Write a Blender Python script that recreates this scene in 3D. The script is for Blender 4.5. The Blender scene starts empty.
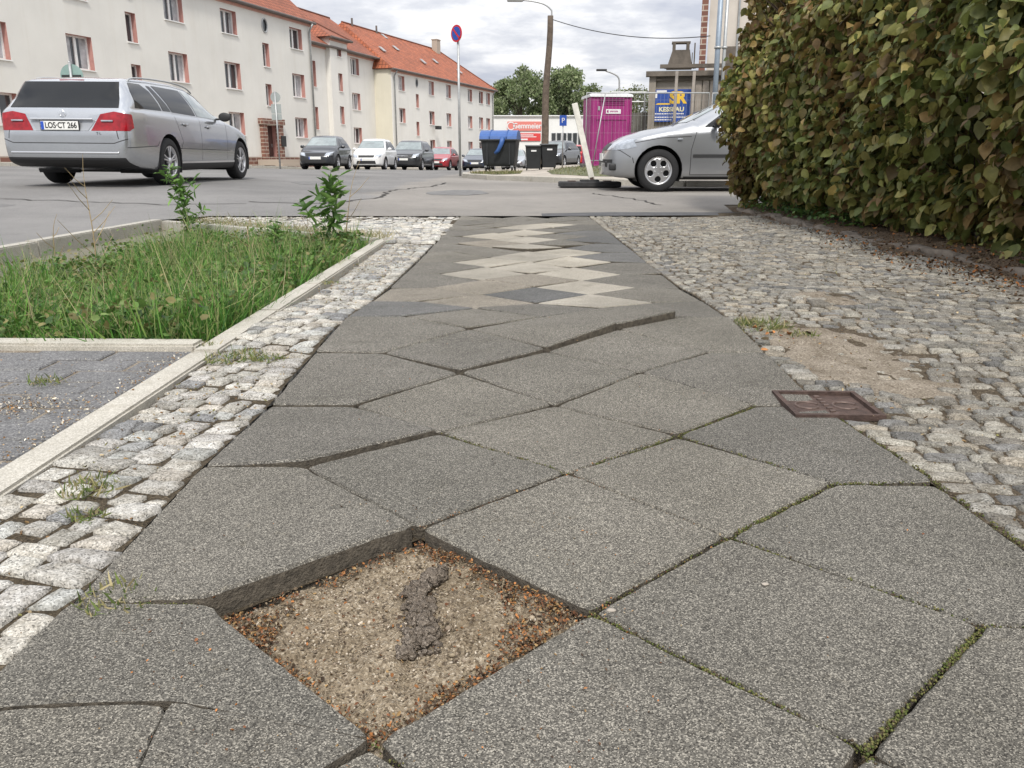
import bpy, bmesh, math, random
import numpy as np
from mathutils import Vector, Matrix, noise
R=random.Random(7)
NP=np.random.default_rng(11)
scene=bpy.context.scene
COL=scene.collection
rad=math.radians
# ---------------------------------------------------------------- helpers
def lerp(a,b,t): return a+(b-a)*t
def smooth(x,a,b):
    t=min(1,max(0,(x-a)/(b-a))); return t*t*(3-2*t)
def interp(x,pts):
    if x<=pts[0][0]: return pts[0][1]
    for (a,b),(c,d) in zip(pts,pts[1:]):
        if x<=c: return b+(d-b)*(x-a)/(c-a)
    return pts[-1][1]
def tag(o,label=None,cat=None,group=None,kind=None):
    if label: o['label']=label
    if cat: o['category']=cat
    if group: o['group']=group
    if kind: o['kind']=kind
    return o
def empty(name,loc,rz=0,label=None,cat=None,group=None):
    o=bpy.data.objects.new(name,None); COL.objects.link(o)
    o.empty_display_size=.1
    o.location=loc; o.rotation_euler=(0,0,rz); return tag(o,label,cat,group)
def link(name,me,mats,parent=None,smoothf=False):
    if not isinstance(mats,(list,tuple)): mats=[mats]
    for m in mats: me.materials.append(m)
    if smoothf: me.polygons.foreach_set('use_smooth',[True]*len(me.polygons))
    o=bpy.data.objects.new(name,me); COL.objects.link(o)
    if parent: o.parent=parent
    return o
def copy_tree(o,parent=None):
    c=o.copy(); COL.objects.link(c); c.parent=parent
    for ch in list(o.children): copy_tree(ch,c)
    return c
class MB:
    def __init__(s): s.v=[];s.f=[];s.m=[];s.cur=0
    def quad(s,*p):
        n=len(s.v); s.v+= [tuple(q) for q in p]; s.f.append(tuple(range(n,n+len(p)))); s.m.append(s.cur)
    def box(s,c,d,rot=None,rz=0,bev=0):
        hx,hy,hz=d[0]/2,d[1]/2,d[2]/2
        M=(rot.to_matrix() if hasattr(rot,'to_matrix') else rot) if rot is not None else Matrix.Rotation(rz,3,'Z')
        n=len(s.v)
        if bev<=0:
            for x in(-hx,hx):
                for y in(-hy,hy):
                    for z in(-hz,hz): s.v.append(tuple(M@Vector((x,y,z))+Vector(c)))
            for f in((0,1,3,2),(4,6,7,5),(0,4,5,1),(2,3,7,6),(0,2,6,4),(1,5,7,3)):
                s.f.append(tuple(n+i for i in f)); s.m.append(s.cur)
        else:
            bm=bmesh.new(); bmesh.ops.create_cube(bm,size=1)
            for v in bm.verts: v.co=Vector((v.co.x*d[0],v.co.y*d[1],v.co.z*d[2]))
            bmesh.ops.bevel(bm,geom=list(bm.edges),offset=bev,segments=2,affect='EDGES',profile=.5)
            s.addbm(bm,Matrix.Translation(Vector(c))@M.to_4x4())
        return s
    def addbm(s,bm,M=None):
        n=len(s.v); bm.verts.index_update()
        for v in bm.verts: s.v.append(tuple(M@v.co if M else v.co))
        for f in bm.faces: s.f.append(tuple(n+v.index for v in f.verts)); s.m.append(s.cur)
        bm.free(); return s
    def tube(s,pts,r,seg=8,cap=True):
        pts=[Vector(p) for p in pts]; n0=len(s.v)
        rs=r if isinstance(r,(list,tuple)) else [r]*len(pts)
        up=None
        for i,p in enumerate(pts):
            d=(pts[min(i+1,len(pts)-1)]-pts[max(i-1,0)]).normalized()
            if up is None:
                up=Vector((0,0,1)) if abs(d.z)<.9 else Vector((1,0,0))
            a=d.cross(up).normalized(); b=a.cross(d).normalized(); up=b
            for k in range(seg):
                t=2*math.pi*k/seg
                s.v.append(tuple(p+a*math.cos(t)*rs[i]+b*math.sin(t)*rs[i]))
        for i in range(len(pts)-1):
            for k in range(seg):
                a=n0+i*seg+k;b=n0+i*seg+(k+1)%seg
                s.f.append((a,b,b+seg,a+seg)); s.m.append(s.cur)
        if cap:
            s.f.append(tuple(n0+k for k in range(seg))[::-1]); s.m.append(s.cur)
            e=n0+(len(pts)-1)*seg
            s.f.append(tuple(e+k for k in range(seg))); s.m.append(s.cur)
        return s
    def lathe(s,prof,c=(0,0,0),axis='Z',seg=24,close=False):
        # prof: list of (r,h)
        n0=len(s.v); c=Vector(c)
        for r,h in prof:
            for k in range(seg):
                t=2*math.pi*k/seg; x,y=r*math.cos(t),r*math.sin(t)
                p={'Z':(x,y,h),'Y':(x,h,y),'X':(h,x,y)}[axis]
                s.v.append(tuple(c+Vector(p)))
        m=len(prof)
        for i in range(m if close else m-1):
            for k in range(seg):
                a=n0+i*seg+k;b=n0+i*seg+(k+1)%seg; j=((i+1)%m-i)*seg
                s.f.append((a,b,b+j,a+j)); s.m.append(s.cur)
        return s
    def prism(s,poly,depth,M=None):
        # poly in XY plane CCW, extruded +Z by depth, then M
        n=len(s.v);k=len(poly);M=M or Matrix()
        for z in(0,depth):
            for x,y in poly: s.v.append(tuple(M@Vector((x,y,z))))
        s.f.append(tuple(n+i for i in range(k))[::-1]); s.m.append(s.cur)
        s.f.append(tuple(n+k+i for i in range(k))); s.m.append(s.cur)
        for i in range(k):
            j=(i+1)%k; s.f.append((n+i,n+j,n+k+j,n+k+i)); s.m.append(s.cur)
        return s
    def build(s,name,mats,parent=None,sm=False,fix=True):
        me=bpy.data.meshes.new(name); me.from_pydata(s.v,[],s.f)
        if fix:
            bm=bmesh.new(); bm.from_mesh(me)
            for f,mi in zip(bm.faces,s.m): f.material_index=mi
            bmesh.ops.recalc_face_normals(bm,faces=bm.faces); bm.to_mesh(me); bm.free()
        else: me.polygons.foreach_set('material_index',s.m)
        return link(name,me,mats,parent,sm)
def scatter(name,tv,tf,Ms,mats,cols=None,parent=None,sm=False,disp=None):
    """one mesh of many small pieces. tv (k,3), Ms (n,3,4)"""
    tv=np.array(tv,float);Ms=np.array(Ms,float);n=len(Ms);k=len(tv)
    V=np.einsum('nij,kj->nki',Ms[:,:,:3],tv)+Ms[:,None,:,3]
    if disp is not None: V=V+disp
    me=bpy.data.meshes.new(name)
    me.vertices.add(n*k); me.vertices.foreach_set('co',V.reshape(-1).astype(np.float32))
    sizes=[len(f) for f in tf]; flat=np.concatenate([np.array(f) for f in tf]); L=len(flat)
    idx=(flat[None,:]+np.arange(n)[:,None]*k).reshape(-1)
    me.loops.add(n*L); me.loops.foreach_set('vertex_index',idx.astype(np.int32))
    st=np.concatenate([[0],np.cumsum(sizes)[:-1]])
    starts=(st[None,:]+np.arange(n)[:,None]*L).reshape(-1)
    me.polygons.add(n*len(tf)); me.polygons.foreach_set('loop_start',starts.astype(np.int32))
    me.update(calc_edges=True); me.validate()
    if cols is not None:
        cols=np.array(cols,float); c4=np.concatenate([cols,np.ones((n,1))],1)
        at=me.color_attributes.new('Col','FLOAT_COLOR','POINT')
        at.data.foreach_set('color',np.repeat(c4,k,axis=0).reshape(-1).astype(np.float32))
    return link(name,me,mats,parent,sm)
def euler_mats(loc,rx,ry,rz,s):
    """arrays -> (n,3,4)"""
    n=len(rx);o=np.zeros((n,3,4))
    cx,sx,cy,sy,cz,sz=np.cos(rx),np.sin(rx),np.cos(ry),np.sin(ry),np.cos(rz),np.sin(rz)
    Rm=np.zeros((n,3,3))
    Rm[:,0,0]=cz*cy;Rm[:,0,1]=cz*sy*sx-sz*cx;Rm[:,0,2]=cz*sy*cx+sz*sx
    Rm[:,1,0]=sz*cy;Rm[:,1,1]=sz*sy*sx+cz*cx;Rm[:,1,2]=sz*sy*cx-cz*sx
    Rm[:,2,0]=-sy;Rm[:,2,1]=cy*sx;Rm[:,2,2]=cy*cx
    s=np.array(s,float)
    if s.ndim==1: s=np.stack([s,s,s],1)
    o[:,:,:3]=Rm*s[:,None,:]; o[:,:,3]=loc
    return o
# ---------------------------------------------------------------- materials
def nt(name):
    m=bpy.data.materials.new(name); m.use_nodes=True
    t=m.node_tree; b=t.nodes['Principled BSDF']
    return m,t,b
def N(t,typ,**kw):
    n=t.nodes.new(typ)
    for k,v in kw.items():
        if k in n.inputs.keys(): n.inputs[k].default_value=v
        else: setattr(n,k,v)
    return n
def ramp(t,fac,stops,interp_='LINEAR'):
    r=t.nodes.new('ShaderNodeValToRGB'); cr=r.color_ramp; cr.interpolation=interp_
    while len(cr.elements)<len(stops): cr.elements.new(.5)
    for e,(p,c) in zip(cr.elements,stops):
        e.position=p; e.color=(*c,1) if len(c)==3 else c
    t.links.new(fac,r.inputs[0]); return r.outputs[0]
def pos(t):
    g=t.nodes.new('ShaderNodeNewGeometry'); return g.outputs['Position']
def nz(t,scale,detail=4,rough=.6,vec=None):
    n=N(t,'ShaderNodeTexNoise',Scale=scale,Detail=detail,Roughness=rough)
    t.links.new(vec if vec is not None else pos(t),n.inputs['Vector']); return n.outputs['Fac']
def mixc(t,fac,a,b,mode='MIX'):
    m=t.nodes.new('ShaderNodeMix'); m.data_type='RGBA'; m.blend_type=mode
    for i,v in ((6,a),(7,b)):
        if hasattr(v,'is_linked') or hasattr(v,'links'): t.links.new(v,m.inputs[i])
        else: m.inputs[i].default_value=(*v,1) if len(v)==3 else v
    if hasattr(fac,'links'): t.links.new(fac,m.inputs[0])
    else: m.inputs[0].default_value=fac
    return m.outputs[2]
def bump(t,b,h,strength=.3,dist=.01):
    n=N(t,'ShaderNodeBump',Strength=strength,Distance=dist); t.links.new(h,n.inputs['Height']); t.links.new(n.outputs[0],b.inputs['Normal'])
def simple(name,col,rough=.6,metal=0,var=.0,vs=3,spec=.5,bs=0,bscale=60,coat=0):
    m,t,b=nt(name)
    b.inputs['Roughness'].default_value=rough; b.inputs['Metallic'].default_value=metal
    b.inputs['Specular IOR Level'].default_value=spec; b.inputs['Coat Weight'].default_value=coat
    b.inputs['Coat Roughness'].default_value=.04
    if var>0:
        f=nz(t,vs,5,.65)
        lo=tuple(c*(1-var) for c in col); hi=tuple(min(1,c*(1+var)) for c in col)
        t.links.new(ramp(t,f,[(.3,lo),(.7,hi)]),b.inputs['Base Color'])
    else: b.inputs['Base Color'].default_value=(*col,1)
    if bs>0: bump(t,b,nz(t,bscale,4),bs,.01)
    return m
def speckle(name,dark,mid,light,sc=300,var=.25,grime=(.5,.5,.45)):
    m,t,b=nt(name); P=pos(t)
    v=N(t,'ShaderNodeTexVoronoi',Scale=sc); t.links.new(P,v.inputs['Vector'])
    sep=t.nodes.new('ShaderNodeSeparateColor'); t.links.new(v.outputs['Color'],sep.inputs[0])
    c=ramp(t,sep.outputs[0],[(.0,dark),(.3,dark),(.45,mid),(.72,mid),(.86,light),(1,light)])
    n2=nz(t,sc*.55,2,.5)
    c=mixc(t,ramp(t,n2,[(.4,(0,0,0)),(.6,(.55,)*3)]),c,mid)
    big=nz(t,2.3,6,.65)
    c=mixc(t,1,c,ramp(t,big,[(.3,(1-var,1-var,1-var*1.05)),(.7,(1+var*.3,)*3)]),'MULTIPLY')
    st=nz(t,9,5,.7)
    c=mixc(t,ramp(t,st,[(.56,(0,0,0)),(.72,(.45,)*3)]),c,mixc(t,1,c,grime,'MULTIPLY'))
    oi=t.nodes.new('ShaderNodeObjectInfo')
    c=mixc(t,1,c,ramp(t,oi.outputs['Random'],[(0,(.9,.895,.88)),(.5,(1.0,.985,.96)),(1,(1.1,1.08,1.04))]),'MULTIPLY')
    c=mixc(t,ramp(t,nz(t,26,6,.75),[(.58,(0,0,0)),(.7,(.5,)*3)]),c,mixc(t,1,c,(.62,.58,.5),'MULTIPLY'))
    t.links.new(c,b.inputs['Base Color']); b.inputs['Roughness'].default_value=.85
    b.inputs['Specular IOR Level'].default_value=.25
    h=N(t,'ShaderNodeMath',operation='ADD'); t.links.new(v.outputs['Distance'],h.inputs[0]); t.links.new(n2,h.inputs[1])
    bump(t,b,h.outputs[0],.4,.0018)
    return m
def colattr(name,rough=.6,trans=.0,spec=.3,var=.15,vs=60):
    m,t,b=nt(name); a=N(t,'ShaderNodeAttribute',attribute_name='Col')
    f=nz(t,vs,3)
    c=mixc(t,1,a.outputs['Color'],ramp(t,f,[(.3,(1-var,)*3),(.7,(1+var,)*3)]),'MULTIPLY')
    t.links.new(c,b.inputs['Base Color']); b.inputs['Roughness'].default_value=rough
    b.inputs['Specular IOR Level'].default_value=spec
    if trans>0:
        tr=t.nodes.new('ShaderNodeBsdfTranslucent'); t.links.new(c,tr.inputs[0])
        mx=N(t,'ShaderNodeMixShader'); mx.inputs[0].default_value=trans
        t.links.new(b.outputs[0],mx.inputs[1]); t.links.new(tr.outputs[0],mx.inputs[2])
        t.links.new(mx.outputs[0],t.nodes['Material Output'].inputs[0])
    return m
M={}
M['slab']=speckle('slab_grey',(.04,.037,.033),(.14,.132,.116),(.41,.385,.335),700)
M['slab_dark']=speckle('slab_dark',(.035,.033,.031),(.13,.123,.11),(.37,.35,.31),640)
M['slab_blue']=speckle('slab_bluish',(.05,.05,.05),(.12,.12,.12),(.27,.265,.255),480)
M['slab_cream']=speckle('slab_cream',(.22,.2,.17),(.36,.335,.29),(.47,.445,.39),480,.35)
M['slab_warm']=speckle('slab_warm',(.08,.072,.06),(.21,.19,.16),(.45,.41,.35),480)
M['slabside']=simple('shade_dark_slab_edge',(.1,.085,.065),.95,0,.5,60,bs=.8,bscale=200)  # slab sides darkened in colour to stand in for shade, with mottled dirt
M['kerbst']=speckle('kerb_concrete',(.33,.315,.28),(.46,.44,.395),(.58,.56,.52),400,.2,(.6,.55,.45))
M['kerbdark']=speckle('old_kerb_concrete',(.12,.115,.105),(.22,.21,.19),(.35,.34,.31),200,.4)
def mk_cobble():
    m,t,b=nt('granite_cobble'); a=N(t,'ShaderNodeAttribute',attribute_name='Col'); P=pos(t)
    v=N(t,'ShaderNodeTexVoronoi',Scale=420); t.links.new(P,v.inputs['Vector'])
    sep=t.nodes.new('ShaderNodeSeparateColor'); t.links.new(v.outputs['Color'],sep.inputs[0])
    sp=ramp(t,sep.outputs[0],[(0,(.3,.3,.3)),(.2,(.75,.75,.74)),(.6,(1.05,)*3),(1,(1.45,)*3)])
    c=mixc(t,1,a.outputs['Color'],sp,'MULTIPLY')
    n1=nz(t,38,5,.7)
    c=mixc(t,ramp(t,n1,[(.42,(0,0,0)),(.68,(.8,)*3)]),c,mixc(t,1,c,(.5,.47,.42),'MULTIPLY'))
    t.links.new(c,b.inputs['Base Color']); b.inputs['Roughness'].default_value=.85; b.inputs['Specular IOR Level'].default_value=.2
    h=nz(t,150,5,.7); bump(t,b,h,.7,.006)
    return m
M['cobble']=mk_cobble()
def mk_sand(name,a,c,d,sc=260):
    m,t,b=nt(name); P=pos(t)
    v=N(t,'ShaderNodeTexVoronoi',Scale=sc); t.links.new(P,v.inputs['Vector'])
    sep=t.nodes.new('ShaderNodeSeparateColor'); t.links.new(v.outputs['Color'],sep.inputs[0])
    k=ramp(t,sep.outputs[1],[(0,a),(.35,c),(.75,c),(1,d)])
    k=mixc(t,1,k,ramp(t,nz(t,11,6,.7),[(.3,(.6,.56,.5)),(.65,(1.08,1.06,1.03))]),'MULTIPLY')
    t.links.new(k,b.inputs['Base Color']); b.inputs['Roughness'].default_value=.95
    b.inputs['Specular IOR Level'].default_value=.15
    h=N(t,'ShaderNodeMath',operation='ADD'); t.links.new(v.outputs['Distance'],h.inputs[0]); t.links.new(nz(t,120,4),h.inputs[1])
    bump(t,b,h.outputs[0],.8,.005); return m
M['sand']=mk_sand('coarse_sand',(.11,.085,.06),(.29,.24,.175),(.5,.44,.35),330)
M['sandpale']=mk_sand('pale_sand',(.15,.125,.1),(.285,.25,.205),(.43,.39,.33))
M['joint']=mk_sand('joint_soil',(.035,.03,.022),(.085,.07,.05),(.16,.13,.09))
M['jointr']=mk_sand('sandy_joint',(.045,.036,.026),(.105,.085,.062),(.22,.185,.14))
M['soil']=mk_sand('brown_soil',(.05,.035,.025),(.12,.09,.065),(.22,.17,.12),150)
M['edgest']=simple('buried_stone',(.15,.125,.1),.95,0,.45,9,bs=.7,bscale=60)
M['paver']=speckle('paver_grey',(.1,.1,.105),(.175,.175,.182),(.3,.3,.3),300,.3,(1.5,1.5,1.45))
M['rust']=simple('rusty_iron',(.085,.055,.045),.75,.3,.45,40,bs=.4,bscale=150)
def mk_asphalt():
    m,t,b=nt('asphalt'); P=pos(t)
    big=nz(t,.35,6,.6)
    c=ramp(t,big,[(.35,(.16,.156,.151)),(.62,(.225,.218,.21))])
    # paler resurfaced part on the right, older grey on the left
    sx=t.nodes.new('ShaderNodeSeparateXYZ'); t.links.new(P,sx.inputs[0])
    ad=N(t,'ShaderNodeMath',operation='ADD'); t.links.new(sx.outputs[0],ad.inputs[0])
    ml=N(t,'ShaderNodeMath',operation='MULTIPLY'); t.links.new(nz(t,.8,6,.7),ml.inputs[0]); ml.inputs[1].default_value=1.6
    t.links.new(ml.outputs[0],ad.inputs[1])
    mp=N(t,'ShaderNodeMapRange'); t.links.new(ad.outputs[0],mp.inputs[0])
    mp.inputs[1].default_value=-1.25; mp.inputs[2].default_value=-1.0
    c=mixc(t,mp.outputs[0],c,mixc(t,1,c,(1.22,1.17,1.1),'MULTIPLY'))
    c=mixc(t,ramp(t,nz(t,2.5,8,.75),[(.5,(0,0,0)),(.75,(.6,)*3)]),c,mixc(t,1,c,(.78,.78,.8),'MULTIPLY'))
    fine=nz(t,160,3,.7)
    c=mixc(t,1,c,ramp(t,fine,[(.3,(.6,)*3),(.7,(1.3,)*3)]),'MULTIPLY')
    c=mixc(t,ramp(t,nz(t,7,5,.7),[(.55,(0,0,0)),(.7,(.7,)*3)]),c,mixc(t,1,c,(.82,.81,.8),'MULTIPLY'))
    t.links.new(c,b.inputs['Base Color']); b.inputs['Roughness'].default_value=.9
    b.inputs['Specular IOR Level'].default_value=.25
    bump(t,b,fine,.5,.006); return m
M['asphalt']=mk_asphalt()
M['tar']=simple('tar_patch',(.075,.075,.078),.85,0,.3,6,bs=.4,bscale=150)
M['crack']=simple('crack_dirt',(.04,.036,.032),.95,0,.4,20)
M['pave']=simple('pavement_sandy',(.36,.32,.27),.9,0,.3,2.2,bs=.3,bscale=60)
M['ground']=simple('far_ground',(.16,.15,.11),.95,0,.4,.3)
M['grassground']=simple('short_grass_soil',(.1,.105,.05),.95,0,.6,3,bs=.5,bscale=40)
M['leaf']=colattr('leaf',.55,.25,.35,.2,35)
M['grass']=colattr('grass_blade',.6,.3,.25,.1,30)
M['litter']=colattr('leaf_litter',.85,0,.1,.2,90)
M['bark']=simple('bark',(.09,.07,.05),.9,0,.35,12,bs=.5)
M['twig']=simple('twig',(.07,.05,.035),.9,0,.3,20)
M['stalk']=simple('green_stalk',(.09,.13,.04),.7,0,.3,20)
M['dry']=simple('dry_stalk',(.33,.25,.14),.8,0,.3,30)
M['moss']=simple('moss',(.1,.12,.03),.95,0,.6,60,bs=.8,bscale=300)
M['mortar']=mk_sand('mortar_lump',(.085,.072,.06),(.2,.17,.142),(.34,.3,.255),420)
def wallm(name,c,v=.05,st=.12):
    m,t,b=nt(name)
    k=ramp(t,nz(t,.6,6,.6),[(.3,tuple(x*(1-v) for x in c)),(.7,tuple(min(1,x*(1+v)) for x in c))])
    mp=N(t,'ShaderNodeMapping'); mp.inputs['Scale'].default_value=(1.2,1.2,.12); t.links.new(pos(t),mp.inputs[0])
    k=mixc(t,ramp(t,nz(t,1.6,5,.7,mp.outputs[0]),[(.5,(0,0,0)),(.75,(st*3,)*3)]),k,mixc(t,1,k,(.86,.83,.78),'MULTIPLY'))
    t.links.new(k,b.inputs['Base Color']); b.inputs['Roughness'].default_value=.9
    bump(t,b,nz(t,40,4),.15,.01); return m
M['wallA']=wallm('cream_render',(.68,.665,.62))
M['wallB']=wallm('pale_render',(.7,.685,.645))
M['gable']=wallm('yellow_render',(.62,.59,.49))
M['white']=simple('white_paint',(.78,.78,.76),.5,0,.05,4)
M['pink']=simple('pink_reveal',(.44,.23,.2),.85,0,.1,5)
M['pinkband']=simple('pink_band',(.55,.3,.24),.85,0,.12,5)
M['glassd']=simple('window_glass',(.05,.055,.06),.06,0,0,spec=.8)
M['curtain']=simple('net_curtain',(.4,.41,.42),.5,0,.5,1.7)
def mk_tiles(name,base):
    m,t,b=nt(name); tc=t.nodes.new('ShaderNodeTexCoord')
    w=N(t,'ShaderNodeTexBrick',Scale=1.0); 
    w.inputs['Brick Width'].default_value=.32; w.inputs['Row Height'].default_value=.34; w.inputs['Mortar Size'].default_value=.035
    w.offset=0; w.inputs['Mortar Smooth'].default_value=.6
    w.inputs['Color1'].default_value=(*[c*1.15 for c in base],1); w.inputs['Color2'].default_value=(*[c*.78 for c in base],1)
    w.inputs['Mortar'].default_value=(*[c*.38 for c in base],1)
    t.links.new(tc.outputs['UV'],w.inputs['Vector'])
    k=mixc(t,1,w.outputs['Color'],ramp(t,nz(t,.7,6,.7),[(.3,(.72,.7,.7)),(.7,(1.15,1.1,1.1))]),'MULTIPLY')
    t.links.new(k,b.inputs['Base Color']); b.inputs['Roughness'].default_value=.75
    bump(t,b,w.outputs['Fac'],.6,-.04); return m
M['tiles']=mk_tiles('orange_roof_tiles',(.31,.1,.05))
M['tilesB']=mk_tiles('bright_orange_roof_tiles',(.38,.115,.05))
M['eaved']=simple('dark_gutter',(.12,.1,.09),.6,0,.2,3)
M['zinc']=simple('zinc_pipe',(.3,.31,.31),.45,.6,.2,6)
def mk_brick(name,c1,c2,mo):
    m,t,b=nt(name); tc=t.nodes.new('ShaderNodeTexCoord')
    w=N(t,'ShaderNodeTexBrick',Scale=1.0); w.inputs['Brick Width'].default_value=.5; w.inputs['Row Height'].default_value=.2
    w.inputs['Mortar Size'].default_value=.02
    w.inputs['Color1'].default_value=(*c1,1); w.inputs['Color2'].default_value=(*c2,1); w.inputs['Mortar'].default_value=(*mo,1)
    t.links.new(tc.outputs['UV'],w.inputs['Vector']); t.links.new(w.outputs['Color'],b.inputs['Base Color'])
    b.inputs['Roughness'].default_value=.85; return m
M['brick']=mk_brick('clinker_brick',(.13,.06,.045),(.22,.1,.07),(.4,.34,.28))
M['door']=simple('dark_door',(.07,.035,.03),.5,0,.2,4)
def paint(name,c,metal=.0,rough=.35):
    m,t,b=nt(name); b.inputs['Base Color'].default_value=(*c,1)
    b.inputs['Metallic'].default_value=metal; b.inputs['Roughness'].default_value=rough
    b.inputs['Coat Weight'].default_value=.8; b.inputs['Coat Roughness'].default_value=.05
    f=nz(t,3,5,.7); 
    t.links.new(ramp(t,f,[(.35,tuple(x*.93 for x in c)),(.7,c)]),b.inputs['Base Color']); return m
M['silver']=paint('silver_paint',(.45,.465,.485),.8,.25)
M['silver2']=paint('worn_silver_paint',(.38,.39,.405),.75,.3)
M['blackp']=paint('black_paint',(.012,.013,.015)); M['whitep']=paint('white_car_paint',(.75,.75,.74))
M['redp']=paint('red_paint',(.33,.012,.02)); M['darkblue']=paint('dark_blue_paint',(.02,.03,.05))
M['greyp']=paint('anthracite_paint',(.014,.017,.022))
M['seam']=simple('panel_gap',(.03,.03,.032),.7)
M['carglass']=simple('car_glass',(.006,.007,.008),.05,0,0,spec=.42)
M['paleglass']=simple('pale_reflecting_car_glass',(.2,.235,.235),.05,0,.3,2.5,spec=.8,coat=.5)  # pale tone paints reflection and see-through into opaque glass
M['tyre']=simple('tyre_rubber',(.015,.015,.016),.85,0,.2,30)
M['rim']=simple('alloy_rim',(.55,.55,.56),.3,.8)
M['trim']=simple('black_plastic',(.02,.02,.021),.6)
M['chrome']=simple('chrome',(.75,.75,.76),.12,1)
M['redlight']=simple('tail_lamp',(.26,.006,.012),.12,0,.35,14,spec=.5)
M['clearlamp']=simple('head_lamp',(.42,.45,.49),.12,.5,.3,14,spec=.6,coat=.6)
M['plate']=simple('plate_white',(.75,.75,.72),.4); M['ink']=simple('ink',(.01,.01,.01),.5)
M['recess']=simple('plate_recess_silver',(.33,.34,.36),.4,.5)
M['blue']=simple('sign_blue',(.015,.07,.35),.4); M['euband']=simple('plate_blue',(.02,.08,.45),.4)
M['signred']=simple('sign_red',(.5,.02,.03),.4); M['galv']=simple('galvanised_steel',(.4,.41,.41),.45,.5,.15,8)
M['signback']=simple('sign_back_grey',(.33,.36,.35),.5,.3,.1,6)
M['signgreen']=simple('sign_back_green_grey',(.25,.36,.33),.5,.2,.1,6)
M['wood']=simple('weathered_wood',(.11,.085,.065),.9,0,.4,7,bs=.5)
M['plywood']=simple('grey_boards',(.26,.23,.2),.9,0,.35,1.5,bs=.3)
M['magenta']=simple('magenta_plastic',(.29,.02,.155),.45,0,.12,3)
M['magentad']=simple('dark_magenta_plastic',(.2,.012,.11),.5,0,.1,3)
M['whiteroof']=simple('white_plastic',(.72,.73,.74),.4,0,.06,5)
M['bin']=simple('bin_anthracite',(.018,.02,.022),.5,0,.2,6)
M['binblue']=simple('bin_lid_blue',(.035,.1,.3),.45,0,.12,5)
M['rubber']=simple('black_rubber_foot',(.035,.035,.036),.9,0,.3,14,bs=.4)
M['beamwhite']=simple('dirty_white_board',(.6,.58,.52),.7,0,.2,8)
M['concrete']=simple('dark_concrete',(.13,.125,.11),.9,0,.4,1.2,bs=.4,bscale=30)
M['hutc']=simple('hut_concrete',(.24,.215,.18),.9,0,.35,.9,bs=.4,bscale=20)
M['posterblue']=simple('poster_blue',(.015,.06,.28),.6,0,.15,5)
M['yellow']=simple('poster_yellow',(.75,.48,.03),.5); M['postwhite']=simple('poster_white',(.7,.7,.7),.5)
M['metalwhite']=simple('white_cladding',(.72,.72,.7),.6,0,.05,.6); M['bred']=simple('banner_red',(.6,.05,.05),.6,0,.1,2)
M['pipeblue']=simple('painted_steel_post',(.25,.3,.36),.5,.4,.15,5)
M['rustbrown']=simple('rusty_plate',(.13,.11,.09),.8,.1,.4,2.5)
# ---------------------------------------------------------------- terrain
def zr(X,Y):
    b=interp(Y,[(8,0),(12,.06),(14,.08),(20,.08),(38,-.02),(60,-.3),(120,-.5),(400,-1)])
    s=smooth(Y,8.2,12)
    b+=.12*smooth(-X,2,6)*s*(1-.6*smooth(Y,30,45))+.15*smooth(-X,8,16)*s
    b+=.2*smooth(X,-.5,3)*smooth(Y,16,24)
    return b
def sheet(name,poly,zf,mat,step=1.0,holes=None):
    bm=bmesh.new(); f=bm.faces.new([bm.verts.new((x,y,0)) for x,y in poly])
    xs=[p[0] for p in poly]; ys=[p[1] for p in poly]
    for ax,lo,hi in((0,min(xs),max(xs)),(1,min(ys),max(ys))):
        n=int((hi-lo)/step); 
        for i in range(1,n+1):
            co=[0,0,0]; co[ax]=lo+i*step; no=[0,0,0]; no[ax]=1
            bmesh.ops.bisect_plane(bm,geom=list(bm.verts)+list(bm.edges)+list(bm.faces),plane_co=co,plane_no=no)
    for v in bm.verts: v.co.z=zf(v.co.x,v.co.y)
    bmesh.ops.recalc_face_normals(bm,faces=bm.faces)
    if sum(f.normal.z for f in bm.faces)<0: bmesh.ops.reverse_faces(bm,faces=bm.faces)
    me=bpy.data.meshes.new(name); bm.to_mesh(me); bm.free()
    return link(name,me,mat,None,True)
o=sheet('ground',[(-400,-30),(400,-30),(400,900),(-400,900)],lambda x,y:-.12 if y<8 else zr(x,y)-.12,M['ground'],25); tag(o,kind='structure')
o=sheet('bedding',[(-3.28,-2),(4.5,-2),(4.5,8.33),(-3.28,8.33)],lambda x,y:-.1,M['joint'],.8); tag(o,kind='structure')
road=sheet('road',[(-45,1),(-3.34,1),(-3.34,7.75),(-3.0,8.3),(.7,8.3),(.72,8.62),(2.3,8.62),(2.5,9.9),(12,9.9),(45,9.9),(45,14.3),(45,110),(-45,110)],zr,M['asphalt'],1.1); tag(road,kind='structure')
o=sheet('asphalt_patch',[(.3,8.24),(2.5,8.36),(2.5,8.72),(1.0,8.74),(.3,8.56)],lambda x,y:zr(x,y)+.004,M['tar'],.5); tag(o,kind='structure')
def crackline(pts,w,mb):
    P=[pts[0]]
    for a,b in zip(pts,pts[1:]):
        n=max(2,int(math.hypot(b[0]-a[0],b[1]-a[1])/.12))
        for i in range(1,n+1):
            t=i/n; P.append((lerp(a[0],b[0],t)+R.uniform(-.05,.05),lerp(a[1],b[1],t)+R.uniform(-.05,.05)))
    for a,b in zip(P,P[1:]):
        dx,dy=b[0]-a[0],b[1]-a[1]; L=math.hypot(dx,dy) or 1; nx,ny=-dy/L*w,dx/L*w
        q=[(a[0]-nx,a[1]-ny),(b[0]-nx,b[1]-ny),(b[0]+nx,b[1]+ny),(a[0]+nx,a[1]+ny)]
        mb.quad(*[(x,y,zr(x,y)+.006) for x,y in q])
mb=MB()
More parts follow.
